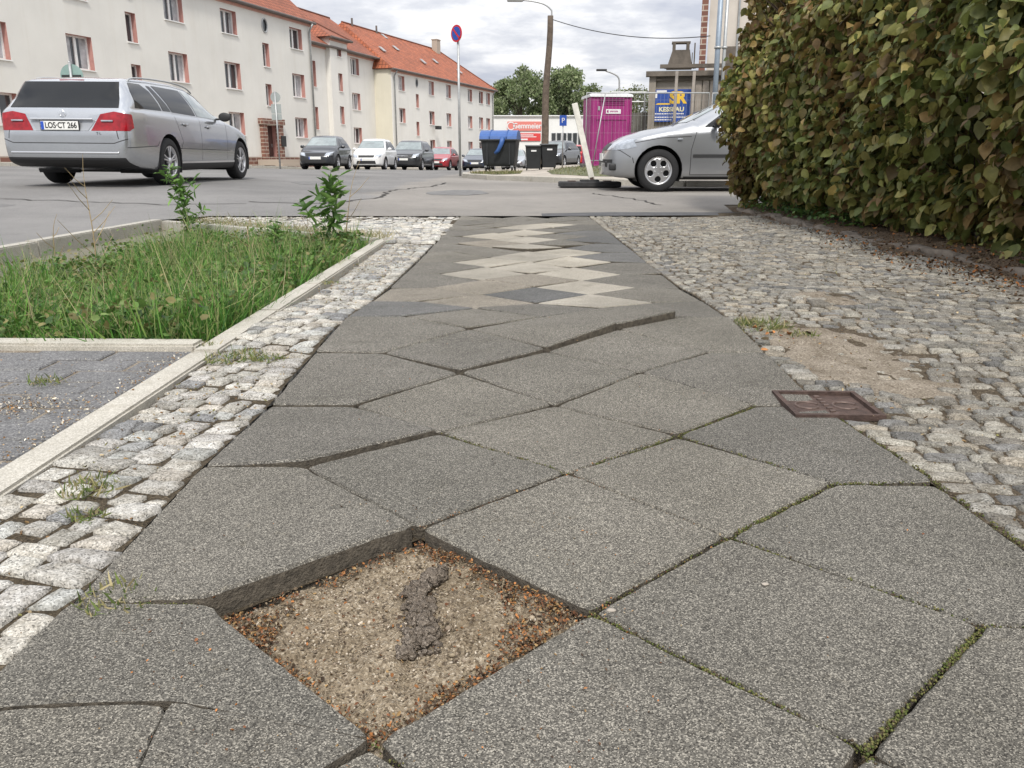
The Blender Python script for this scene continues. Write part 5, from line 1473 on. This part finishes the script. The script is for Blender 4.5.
# ---------------------------------------------------------------- street furniture
def XY(px,Y): return ((px-512)/820*.964*Y, Y)
def sign_post(px,Y,H,dz,label,cat,name='traffic_sign',r=.035):
    x,y=XY(px,Y); e=empty(name,(x,y,zr(x,y)+dz),0,label,cat)
    m=MB(); m.tube([(0,0,-.1),(0,0,H)],r,10); m.lathe([(r+.002,H-.02),(r+.004,H),(0,H+.015)],axis='Z',seg=10); m.build('pole',M['galv'],e,True); return e
def disc(c,rad_,th,n=36,tilt=0):
    m=MB(); m.lathe([(0,-th/2),(rad_,-th/2),(rad_,th/2),(0,th/2)],c=c,axis='Y',seg=n); return m
e=sign_post(460,24.5,3.85,.1,'tall grey pole with a round blue and red no-parking sign beside the grass corner','traffic sign')
e.rotation_euler.z=rad(-46)
disc((0,-.055,3.73),.225,.02).build('sign_disc',M['signred'],e)
disc((0,-.068,3.73),.175,.006).build('sign_face',M['blue'],e)
m=MB(); m.box((0,-.0735,3.73),(.36,.006,.05),rot=Matrix.Rotation(rad(45),3,'Y')); m.build('sign_bar',M['signred'],e)
m=MB(); m.box((0,-.03,3.6),(.12,.05,.03)); m.box((0,-.03,3.85),(.12,.05,.03)); m.build('clamp',M['galv'],e)
e=sign_post(279.5,36.5,3.05,.1,'grey pole with a round and two square sign backs by the clinker entrance','traffic sign')
disc((0,.04,2.83),.21,.02).build('sign_disc',M['signback'],e)
m=MB(); m.box((0,.04,2.36),(.42,.02,.38)); m.box((0.0,.04,2.03),(.42,.02,.24)); m.build('sign_plate',M['signback'],e)
e=sign_post(82,23,2.75,0,'round grey-green sign back on a pole showing above the estate car roof','traffic sign')
disc((0,.05,2.40),.3,.02).build('sign_disc',M['signgreen'],e)
m=MB(); m.box((0,.02,2.40),(.5,.04,.05)); m.build('clamp',M['trim'],e)
e=sign_post(562.5,25.6,1.5,.1,'small square blue parking sign on a thin pole between the bins and the tilted board','traffic sign',r=.02)
m=MB(); m.box((0,-.035,1.36),(.21,.015,.3)); p=m.build('sign_plate',M['blue'],e)
text_obj('P',.2,M['postwhite'],p,frameM((0,-.045,1.36),(1,0,0),(0,0,1)),'sign_symbol',.002)
# lamp pole with cable
x,y=XY(543,33); zb=zr(x,y)+.1
e=empty('street_lamp',(x,y,zb),0,'leaning brown wooden pole with a curved lamp arm, rising behind the small bins','street lamp')
tx=XY(548.5,33)[0]-x
m=MB(); pts=[(tx*t+.03*math.sin(t*9),0,5.45*t-.2*(1-t)) for t in np.linspace(0,1,12)]; m.tube(pts,[.155-.045*t for t in np.linspace(0,1,12)],10); m.build('pole',M['wood'],e,True)
m=MB(); top=Vector((tx,0,5.42)); m.tube(catmull([top+Vector((.06,0,-.5)),top+Vector((.06,0,.1)),top+Vector((.02,0,.25)),top+Vector((-.22,0,.42)),top+Vector((-.62,0,.52)),top+Vector((-1.0,0,.56))],5),.03,8); arm=m.build('lamp_arm',M['galv'],e,True)
m=MB(); m.box(tuple(top+Vector((-1.3,0,.57))),(.6,.22,.12),bev=.04); m.build('lamp_head',M['galv'],e)
a0=Vector((x+tx,y,zb+5.35)); b0=Vector((XY(703,30)[0],30,4.56)); m=MB(); pts=[]
for t in np.linspace(0,1,26): p=a0.lerp(b0,t); p.z-=.3*4*t*(1-t); pts.append(p)
m.tube(pts,.016,6); o=m.build('overhead_cable',M['trim']); tag(o,'black overhead cable sagging from the wooden lamp pole to the building on the right','cable')
x,y=XY(617,62); e=empty('street_lamp',(x,y,zr(x,y)),0,'distant curved street lamp behind the magenta toilet','street lamp')
m=MB(); m.tube(catmull([(0,0,0),(0,0,3),(0,0,5.5),(-.1,0,6.2),(-.6,0,6.5),(-1.0,0,6.62)],5),.06,8); m.build('pole',M['galv'],e,True)
m=MB(); m.box((-1.3,0,6.68),(.75,.25,.14),bev=.04); m.build('lamp_head',M['trim'],e)
# large container bin
def bigbin(px,Y):
    x,y=XY(px,Y); e=empty('waste_container',(x,y,zr(x,y)+.1),rad(-8),'large black four-wheeled waste container with a blue domed lid','waste container'); e.scale=(.83,.83,.86)
    m=MB(); pl=[(-.5,.22),(.5,.22),(.62,1.05),(-.62,1.05)]
    bm=bmesh.new(); vs=[]
    for z,w,d in((.2,1.02,.42),(.3,1.1,.46),(1.05,1.24,.56)):
        vs.append([bm.verts.new((sx*w/2,sy*d*.95,z)) for sx,sy in((-1,-1),(1,-1),(1,1),(-1,1))])
    for a_,b_ in zip(vs,vs[1:]):
        for k in range(4): bm.faces.new((a_[k],a_[(k+1)%4],b_[(k+1)%4],b_[k]))
    bm.faces.new(vs[0]); bm.faces.new(vs[-1]); bmesh.ops.bevel(bm,geom=[e_ for e_ in bm.edges],offset=.02,segments=2,affect='EDGES')
    m.addbm(bm)
    for s in(-1,1): m.box((s*.40,-.50,.62),(.05,.06,.72)); 
    m.box((0,0,1.06),(1.34,1.2,.06),bev=.02)
    m.build('tub',M['bin'],e)
    m=MB(); nlat=10
    for k in range(nlat):
        a_,b_=math.pi*k/nlat,math.pi*(k+1)/nlat
        for (x0,x1) in((-.66,.66),):
            p=[(x0,-.6*math.cos(t),1.09+.3*math.sin(t)) for t in(a_,b_)]; q=[(x1,-.6*math.cos(t),1.09+.3*math.sin(t)) for t in(a_,b_)]
            m.quad(p[0],q[0],q[1],p[1])
            m.quad(p[0],p[1],(x0,0,1.09)); m.quad(q[0],q[1],(x1,0,1.09))
    for xx in(-.3,.3): m.tube([(xx,-.6*math.cos(t)*1.02,1.09+.31*math.sin(t)) for t in np.linspace(.1,3.0,12)],.02,6)
    m.build('lid',M['binblue'],e,True)
    m=MB(); m.tube([(.18,-.62,1.15),(.14,-.66,.95),(.02,-.66,.72),(-.1,-.64,.62)],[.09,.08,.07,.05],8); m.build('lid_lever',M['binblue'],e,True)
    for sx in(-1,1):
        for sy in(-1,1):
            m=MB(); m.lathe([(0,-.025),(.08,-.025),(.1,-.015),(.1,.015),(.08,.025),(0,.025)],c=(sx*.47,sy*.38,.1),axis='X',seg=18); w=m.build('wheel',M['tyre'],e,True)
            m=MB(); m.box((sx*.47,sy*.38,.19),(.08,.1,.06)); m.build('castor',M['galv'],w)
bigbin(500.5,25.3)
def smallbin(px,Y,label,rz=0):
    x,y=XY(px,Y); e=empty('wheelie_bin',(x,y,zr(x,y)+.1),rz,label,'wheelie bin','two small black bins'); e.scale=(.98,.98,.87)
    bm=bmesh.new(); vs=[]
    for z,w,d in((.06,.40,.40),(.55,.46,.5),(.8,.48,.54)):
        vs.append([bm.verts.new((sx*w/2,sy*d/2,z)) for sx,sy in((-1,-1),(1,-1),(1,1),(-1,1))])
    for a_,b_ in zip(vs,vs[1:]):
        for k in range(4): bm.faces.new((a_[k],a_[(k+1)%4],b_[(k+1)%4],b_[k]))
    bm.faces.new(vs[0]); bm.faces.new(vs[-1]); bmesh.ops.bevel(bm,geom=[e_ for e_ in bm.edges],offset=.015,segments=2,affect='EDGES')
    m=MB(); m.addbm(bm); m.build('tub',M['bin'],e)
    m=MB(); m.box((0,-.01,.815),(.52,.6,.035),rot=Matrix.Rotation(.05,3,'X'),bev=.012); m.tube([(-.2,.3,.82),(.2,.3,.82)],.015,6); m.build('lid',M['bin'],e)
    m=MB(); m.box((0,-.272,.65),(.16,.006,.05)); m.build('sticker',M['postwhite'],e)
    for s in(-1,1):
        m=MB(); m.lathe([(0,-.02),(.09,-.02),(.09,.02),(0,.02)],c=(s*.2,.22,.09),axis='X',seg=16); m.build('wheel',M['tyre'],e)
smallbin(533.5,25.5,'left one of the two small black bins beside the large blue-lidded container')
smallbin(548.8,25.4,'right one of the two small black bins, next to the blue parking sign',rad(3))
# tilted board on rubber foot
x,y=XY(590,14.2); zb=zr(x,y)
e=empty('barrier_base',(x,y,zb),rad(2),'flat black rubber block lying at the kerb with a tilted white board in it','barrier base')
m=MB(); m.box((0,0,.055),(1.02,.42,.09),bev=.02)
m.box((0,0,.11),(.3,.25,.04),bev=.01); m.build('foot',M['rubber'],e)
m=MB()
for s in(-.3,0.0,.3): m.box((s,0,.105),(.12,.2,.02))
m.build('socket',M['rust'],e)
e=empty('barrier_board',(x+.05,y,zb+.1),0,'dirty white narrow board leaning left out of the black rubber foot','barrier board')
m=MB(); m.box((0,0,.66),(.095,.045,1.26),bev=.008); b=m.build('board',M['beamwhite'],e); b.rotation_euler=(rad(-2),rad(-14.5),0)
m=MB(); m.box((0,0,.01),(.06,.06,.12)); b=m.build('peg',M['rust'],e); b.rotation_euler=(0,rad(-14.5),0)
# portable toilet
x,y=XY(605,24.6); e=empty('portable_toilet',(x,y,zr(x,y)+.04),rad(7),'magenta portable toilet cabin with white roof and a white name plate','portable toilet'); e.scale=(1,1,.915)
m=MB(); m.box((0,0,1.08),(1.12,1.12,2.0),bev=.03); m.box((0,0,.05),(1.16,1.16,.1),bev=.02); m.build('cabin',M['magenta'],e)
m=MB(); m.box((0.02,-.567,1.0),(.84,.02,1.84),bev=.008)
dr=m.build('door',M['magenta'],e)
m=MB()
for z in(1.86,1.92,1.98,2.04): m.box((.02,-.585,z),(.72,.02,.025))
m.box((.02,-.583,1.42),(.86,.016,.02)); m.box((-.2,-.583,.75),(.02,.012,1.3)); m.box((.05,-.583,.75),(.02,.012,1.3))
m.build('louvre',M['magentad'],dr)
m=MB(); m.box((-.35,-.585,1.75),(.05,.03,.12)); m.build('handle',M['galv'],dr)
m=MB(); m.box((.06,-.59,1.66),(.42,.015,.13)); pl=m.build('name_plate',M['postwhite'],dr)
m=MB(); m.box((-.1,-.599,1.66),(.05,.004,.07)); 
for k in range(7): m.box((-.03+k*.035,-.599,1.66+(.004 if k%2 else 0)),(.022,.004,.045))
m.build('plate_marks',M['magenta'],pl)
m=MB(); bm=bmesh.new(); n=12; rows=[]
for k in range(n+1):
    t=k/n; xx=-.61+1.22*t; zt_=2.16+.05*math.sin(math.pi*t)**.6; rows.append([bm.verts.new((xx,-.61,2.08)),bm.verts.new((xx,-.61,zt_-.04)),bm.verts.new((xx,-.5,zt_)),bm.verts.new((xx,.5,zt_)),bm.verts.new((xx,.61,zt_-.04)),bm.verts.new((xx,.61,2.08))])
for a_,b_ in zip(rows,rows[1:]):
    for k in range(6): bm.faces.new((a_[k],a_[(k+1)%6],b_[(k+1)%6],b_[k]))
bm.faces.new(rows[0]); bm.faces.new(rows[-1]); m.addbm(bm); m.build('roof',M['whiteroof'],e,False)
for s in(-1,1):
    m=MB(); m.box((s*.56,-.57,1.08),(.05,.03,2.0)); m.build('corner_post',M['magentad'],e)
# site fence in front of the toilet (thin frame panel)
def fence_panel(x0,x1,Y,z0,label):
    e=empty('site_fence_panel',((x0+x1)/2,Y,z0),0,label,'site fence','mobile site fence panels'); w=x1-x0
    m=MB()
    m.tube([(-w/2,0,0),(-w/2,0,1.88),(w/2,0,1.88),(w/2,0,0)],.019,8); m.tube([(-w/2,0,.12),(w/2,0,.12)],.012,8); m.build('frame',M['galv'],e,True)
    m=MB()
    for k in range(1,int(w/.1)): 
        xx=-w/2+k*.1; m.box((xx,0,1.0),(.003,.003,1.74))
    for z in(.4,.85,1.3,1.7): m.box((0,0,z),(w,.003,.003))
    m.build('mesh',M['galv'],e)
    m=MB(); m.box((-w/2,0,-.02),(.25,.6,.12),bev=.02); m.build('foot',M['concrete'],e)
z=zr(2.6,23.8)+.12
fence_panel(XY(586,23.2)[0],XY(586,23.2)[0]+3.3,23.4,z,'mesh site fence panel standing in front of the magenta toilet')
fence_panel(XY(586,23.2)[0]+3.42,XY(586,23.2)[0]+6.7,23.5,z,'mesh site fence panel standing in front of the board shed')
m=MB(); x,y=XY(597,22.9); m.tube([(x-.12,y,zr(x,y)+.1),(x+.2,y+.2,zr(x,y)+2.0)],.014,8); o=m.build('fence_stay',M['galv'],None,True); tag(o,'thin grey steel stay leaning in front of the magenta toilet door','fence stay')
# dark board fence right of the toilet
x0,y=XY(624,27.5); x1=XY(652,27.5)[0]
e=empty('board_fence',((x0+x1)/2,y,zr(x0,y)+.1),0,'dark weathered fence of upright boards between the magenta toilet and the shed','fence')
m=MB(); xx=x0
while xx<x1+.6: m.box((xx-(x0+x1)/2,0,.8),(.14,.03,1.62+R.uniform(-.03,.03))); xx+=.15
m.build('boards',M['concrete'],e)
m=MB(); m.tube([(-.5,.1,0),(-.5,.1,2.3)],.025,6); m.tube([(.15,.1,0),(.15,.1,2.25)],.025,6); m.tube([(-.9,.1,1.95),(.9,.1,1.95)],.02,6); m.tube([(-.9,.1,2.25),(.6,.1,2.25)],.015,6); m.build('rail',M['galv'],e)
# shed / loading hut with poster
Yh=26.0; hx0=XY(646,Yh)[0]; hx1=hx0+7.5; zb=zr(hx0,Yh)+.1
e=empty('board_shed',(hx0,Yh,zb),0,'brown-grey board and concrete shed with a blue and yellow poster, behind the silver hatchback','shed'); e.rotation_euler.z=rad(-9)
Hh=2.55
m=MB(); m.box((3.75,1.6,Hh/2),(7.5,3.2,Hh)); m.build('wall',M['hutc'],e)
m=MB()
for xx,w in((.1,.2),(2.3,.2),(4.4,.2)):
    m=MB(); m.box((xx,-.06,Hh/2),(w,.12,Hh)); m.build('pillar',M['hutc'],e)
m=MB(); xx=1.45
while xx<7.4:
    m.box((xx,-.03,Hh/2),(.17,.05,Hh-.1+R.uniform(-.05,.05))); xx+=.21
m.build('boards',M['plywood'],e)
m=MB(); m.box((3.75,-.1,Hh+.06),(7.7,.3,.14)); m.box((3.9,.0,Hh+.28),(7.2,.2,.1)); m.box((3.9,-.05,Hh-.1),(7.4,.1,.06)); m.build('roof_edge',M['rustbrown'],e)
m=MB(); px0=.16; pw=1.08; pz=1.72; ph=.92
m.box((px0+pw/2,-.09,pz),(pw,.02,ph)); po=m.build('poster',M['posterblue'],e)
F=lambda x_,z_:frameM((px0+x_,-.1025,pz+z_),(1,0,0),(0,0,1))
text_obj('SR',.44,M['yellow'],po,F(.70,.21),'poster_letters',.002,1.0,.022)
text_obj('KESSLAU',.175,simple('poster_cream',(.7,.66,.42),.5),po,F(.53,-.11),'poster_name',.002,1.08,.006)
m=MB(); m.box((px0+.06,-.102,pz+.28),(.07,.004,.12)); m.box((px0+.22,-.102,pz+.41),(.3,.004,.05))
m.build('poster_mark',M['postwhite'],po)
for z_,a_,b_ in((-.23,.05,.5),(-.23,.56,.9),(-.33,.05,.45),(-.33,.5,1.0),(-.40,.05,.5)):
    k=a_; m=MB()
    while k<b_: m.box((px0+k+.02,-.102,pz+z_),(.044 if int(k*100)%2 else .03,.004,.035)); k+=.05
    m.build('print_line',M['postwhite'],po)
m=MB(); m.quad((px0+.05,-.1022,pz+.03),(px0+.5,-.1022,pz+.03),(px0+.48,-.1022,pz+.07),(px0+.12,-.1022,pz+.07)); m.build('poster_swash',M['yellow'],po)
# hopper on the roof of the shed
e=empty('hopper',(hx0+.95,Yh+.8,zb+Hh+.3),rad(-9),'rusty brown loading hopper with a square opening on top of the shed','hopper'); e.scale=(.74,.74,.74)
m=MB()
def prismx(mb,pts,y0,y1):
    n=len(mb.v);k=len(pts)
    for yy in(y0,y1):
        for a_,b_ in pts: mb.v.append((a_,yy,b_))
    mb.f.append(tuple(range(n,n+k))); mb.f.append(tuple(range(n+k,n+2*k))[::-1]); mb.m+=[0,0]
    for i in range(k): mb.f.append((n+i,n+(i+1)%k,n+k+(i+1)%k,n+k+i)); mb.m.append(0)
prismx(m,[(-.42,0),(.62,0),(.5,.72),(-.2,.72)],-.1,.5)
for s,xx in((0,-.14),(1,.42)): m.box((xx,.2,.85),(.12,.5,.3))
m.box((.14,.2,1.02),(.75,.5,.06)); m.build('chute',M['rustbrown'],e)
m=MB(); m.box((.16,.2,.1),(1.3,.9,.08)); m.tube([(.7,.1,0),(.7,.1,1.0)],.03,6); m.tube([(.6,-.15,.6),(.6,-.15,0)],.02,6); m.build('support',M['rustbrown'],e)
# tall building at the right edge
x0,y=XY(696,34); e=empty('tall_building',(x0,y,zr(x0,y)),rad(-12.8),'tall grey-beige building with a brown brick corner, rising above the shed on the right','building')
m=MB(); m.box((8,5.2,7),(15.6,10,14)); m.build('wall',simple('beige_render',(.5,.46,.41),.9,0,.12,.8),e)
m=MB(); m.box((.02,.3,7),(.24,.5,14)); o=m.build('brick_corner',M['brick'],e); uvbox(o)
m=MB(); m.box((2.6,.16,1.9),(3.5,.1,5.2)); m.build('annex',M['rustbrown'],e)
m=MB(); m.box((2.7,.13,5.3),(.07,.05,10.5)); m.box((1.3,.13,8.5),(.07,.05,9)); m.build('downpipe',M['zinc'],e)
for px,lab,mt,rr_ in((711,'tall bluish steel post in front of the shed, left one of the pair','pipeblue',.075),(717.5,'tall pale steel post beside the bluish one, nearest the hedge','galv',.05)):
    x,y=XY(px,24.9); e=empty('steel_post',(x,y,zr(x,y)+.09),0,lab,'steel post','pair of tall steel posts at the shed')
    m=MB(); m.tube([(0,0,-.05),(0,0,5.9)],rr_,12); m.build('post',M[mt],e,True)
    m=MB(); m.lathe([(rr_+.01,1.2),(rr_+.025,1.2),(rr_+.025,1.26),(rr_+.01,1.26)],axis='Z',seg=14); m.lathe([(rr_+.01,3.2),(rr_+.025,3.2),(rr_+.025,3.26),(rr_+.01,3.26)],axis='Z',seg=14); m.build('collar',M['galv'],e,True)
# round wooden posts in front of the shed
for px,lab in((672,'thin grey wooden post crossing the poster on the shed'),(689,'grey wooden post right of the poster on the shed')):
    x,y=XY(px,25.3); m=MB(); m.tube([(x,y,zr(x,y)),(x+.02,y,2.98)],[.05,.045],10); o=m.build('wooden_post',M['plywood'],None,True); tag(o,lab,'post')
# white warehouse
x0,y=XY(488,118); xr_=XY(640,118)[0]; W=xr_-x0; zb=zr(x0,118)
e=empty('warehouse',(x0,y,zb),0,'low white warehouse with a red banner and a window strip, in the background','warehouse')
Hw=6.55
m=MB(); m.box((W/2,6,Hw/2),(W,12,Hw)); m.build('wall',M['metalwhite'],e)
m=MB(); m.box((W/2,5.9,Hw+.06),(W+.4,12.4,.12)); m.build('roof_edge',simple('pale_coping',(.8,.8,.8),.5),e)
sx=lambda px:XY(px,118)[0]-x0
zz=lambda py:(158-py)/820*118*.93+.56-zb
for k in range(6):
    a_,b_=sx(551+k*5.3),sx(555.6+k*5.3); m=MB(); m.box(((a_+b_)/2,-.05,(zz(149)+zz(133))/2),(b_-a_,.1,zz(133)-zz(149))); wd=m.build('window',M['curtain'],e)
    m=MB(); m.box(((a_+b_)/2,-.12,(zz(149)+zz(133))/2),(b_-a_-.12,.04,zz(133)-zz(149)-.12)); m.build('pane',M['glassd'],wd)
m=MB(); a_,b_=sx(516),sx(540.5); m.box(((a_+b_)/2,-.1,(zz(141)+zz(133.5))/2),(b_-a_,.1,zz(133.5)-zz(141))); ba=m.build('banner',M['bred'],e)
m=MB(); m.box(((a_+b_)/2-.3,-.16,zz(135.2)),(b_-a_-1.4,.02,.12)); m.box(((a_+b_)/2-.1,-.16,zz(137)),(b_-a_-1.0,.02,.1)); m.box((a_+1.0,-.16,zz(139.5)),(1.2,.02,.2)); m.build('banner_print',M['postwhite'],ba)
m=MB(); a_,b_=sx(507.5),sx(541); m.box(((a_+b_)/2,-.1,(zz(131)+zz(122))/2),(b_-a_,.1,zz(122)-zz(131))); b2=m.build('name_board',simple('pale_red_board',(.65,.2,.17),.6),e)
text_obj('Gemmeier',1.0,M['postwhite'],b2,frameM((sx(527),-.17,zz(126.4)),(1,0,0),(0,0,1)),'name_lettering',.01,.9,.02)
m=MB(); m.lathe([(.42,-.01),(.55,-.01),(.55,.01),(.42,.01)],c=(sx(511),-.17,zz(126.4)),axis='Y',seg=20,close=True); m.build('emblem',M['postwhite'],b2)
# ---------------------------------------------------------------- background trees
def tree(px,Y,H,Rw,label,seed,n=9000,cols=None,name='tree',trunkh=.22):
    x,y=XY(px,Y); zb=zr(x,y); e=empty(name,(x,y,zb),0,label,'tree','trees behind the warehouse')
    rr=random.Random(seed); rg=np.random.default_rng(seed)
    m=MB(); m.tube([(0,0,-.3),(.1,0,H*.3),(0,.1,H*.6),(.1,0,H*.85)],[.35,.28,.16,.05],8)
    m.build('trunk',M['bark'],e,True)
    cl=[]
    m=MB()
    for k in range(46):
        t=rr.random(); h=H*(trunkh+(1-trunkh)*t); w=Rw*(math.sin(math.pi*min(1,(.12+t*.85)))**.65)*(1-.25*t)
        a_=rr.random()*6.28; q=w*rr.random()**.45
        c=Vector((math.cos(a_)*q,math.sin(a_)*q,h-.05*q)); cl.append((c,H*.085*rr.uniform(.6,1.3)))
        if k%2==0: m.tube([(0,0,h*.6),tuple(c*.6+Vector((0,0,h*.3))),tuple(c)],[.09,.05,.02],5,False)
    m.build('limbs',M['bark'],e)
    P=[];tone=[]
    for k in range(n):
        c,s=cl[rr.randrange(len(cl))]; d=Vector((rr.gauss(0,1),rr.gauss(0,1),rr.gauss(0,.8))); d=d.normalized()*(rr.random()**.4)*s*1.25
        p=c+d; P.append(tuple(p)); tone.append(.8+.25*noise.noise(c*2))
    Ms=euler_mats(np.array(P),rg.uniform(0,6,n),rg.uniform(0,6,n),rg.uniform(0,6,n),rg.uniform(.2,.42,n)*H/11)
    cols=cols if cols is not None else np.array([(.075,.12,.035),(.1,.15,.05),(.055,.09,.03),(.13,.17,.07)])
    c=cols[rg.integers(0,len(cols),n)]*np.array(tone)[:,None]*rg.uniform(.75,1.25,(n,1))
    tv=[(0,0,0),(-.4,.5,.08),(0,1,0),(.4,.5,.08)]; scatter('crown',tv,[(0,1,2),(0,2,3)],Ms,M['leaf'],c,parent=e)
LG=np.array([(.2,.26,.11),(.25,.31,.14),(.14,.19,.08),(.3,.34,.19)])  # leaf greens lightened to paint in distance haze
tree(521,136,13.8,6.6,'broad green tree left of the wooden lamp pole',1,17000,LG)
tree(566,138,14.0,6.8,'tallest green tree, right of the wooden lamp pole',2,17000,LG*.92)
tree(543,150,13.6,7.5,'green tree directly behind the wooden lamp pole',3,15000,LG*.85)
tree(501,140,10.8,4.2,'pale green tree at the corner of the far apartment block',4,8000,LG*1.15)
tree(588,140,11.5,5.0,'low green tree just left of the magenta toilet',5,8000,LG)
tree(634,70,6.0,2.6,'loose pale tree right of the distant street lamp',6,6000,np.array([(.2,.23,.12),(.26,.27,.15),(.14,.17,.08)]))
tree(613,95,7.8,2.8,'small tree top showing over the magenta toilet roof',7,5000,LG)
# ---------------------------------------------------------------- world, light, camera
w=bpy.data.worlds.new('World'); scene.world=w; w.use_nodes=True; t=w.node_tree; bg=t.nodes['Background']
sky=N(t,'ShaderNodeTexSky'); sky.sky_type='NISHITA'; sky.sun_disc=False
SUN_EL,SUN_AZ=rad(50),rad(176)
sky.sun_elevation=SUN_EL; sky.sun_rotation=SUN_AZ
tc=t.nodes.new('ShaderNodeTexCoord'); sp=t.nodes.new('ShaderNodeSeparateXYZ'); t.links.new(tc.outputs['Generated'],sp.inputs[0])
def mth(op,a,b=None):
    n=N(t,'ShaderNodeMath',operation=op)
    for i,v in enumerate((a,b)):
        if v is None: continue
        if hasattr(v,'links'): t.links.new(v,n.inputs[i])
        else: n.inputs[i].default_value=v
    return n.outputs[0]
zc=mth('MAXIMUM',sp.outputs[2],0.0); dz=mth('ADD',zc,.16)
cb=t.nodes.new('ShaderNodeCombineXYZ'); t.links.new(mth('DIVIDE',sp.outputs[0],dz),cb.inputs[0]); t.links.new(mth('DIVIDE',sp.outputs[1],dz),cb.inputs[1])
n1=N(t,'ShaderNodeTexNoise',Scale=.85,Detail=7,Roughness=.55,Distortion=.4); t.links.new(cb.outputs[0],n1.inputs['Vector'])
n2=N(t,'ShaderNodeTexNoise',Scale=2.1,Detail=8,Roughness=.6); t.links.new(cb.outputs[0],n2.inputs['Vector'])
cloud=ramp(t,n2.outputs['Fac'],[(.34,(.52,.55,.63)),(.48,(.68,.70,.75)),(.62,(.96,.96,.97))])
skyb=t.nodes.new('ShaderNodeMix'); skyb.data_type='RGBA'; skyb.blend_type='MULTIPLY'; skyb.inputs[0].default_value=1
t.links.new(sky.outputs[0],skyb.inputs[6]); skyb.inputs[7].default_value=(.09,.09,.09,1)
cov_=ramp(t,n1.outputs['Fac'],[(.3,(.72,)*3),(.48,(1,1,1))])
mx=mixc(t,cov_,skyb.outputs[2],cloud)
grad=mth('ADD',mth('MULTIPLY',zc,1.0),.78)   # overcast sky: brighter overhead
mx2=t.nodes.new('ShaderNodeVectorMath'); mx2.operation='SCALE'; t.links.new(mx,mx2.inputs[0]); t.links.new(grad,mx2.inputs['Scale'])
t.links.new(mx2.outputs[0],bg.inputs[0]); bg.inputs[1].default_value=1.0
sl=bpy.data.lights.new('sun','SUN'); sl.energy=2.3; sl.angle=rad(9); sl.color=(1,.95,.87)
so=bpy.data.objects.new('sun',sl); COL.objects.link(so)
d=Vector((math.sin(SUN_AZ)*math.cos(SUN_EL),math.cos(SUN_AZ)*math.cos(SUN_EL),math.sin(SUN_EL)))
so.rotation_euler=d.to_track_quat('Z','Y').to_euler(); so.location=(0,0,30)
cam=bpy.data.cameras.new('camera'); co=bpy.data.objects.new('camera',cam); COL.objects.link(co)
co.location=(0,0,.56); co.rotation_euler=(math.pi/2-math.atan(226/820),0,0)
cam.sensor_fit='HORIZONTAL'; cam.sensor_width=36; cam.lens=36*820/1024; cam.clip_start=.02; cam.clip_end=2000
scene.camera=co
vs=scene.view_settings; vs.view_transform='Standard'; vs.look='None'; vs.gamma=1; vs.exposure=.38; vs.use_curve_mapping=False
scene.render.resolution_x=1024; scene.render.resolution_y=768
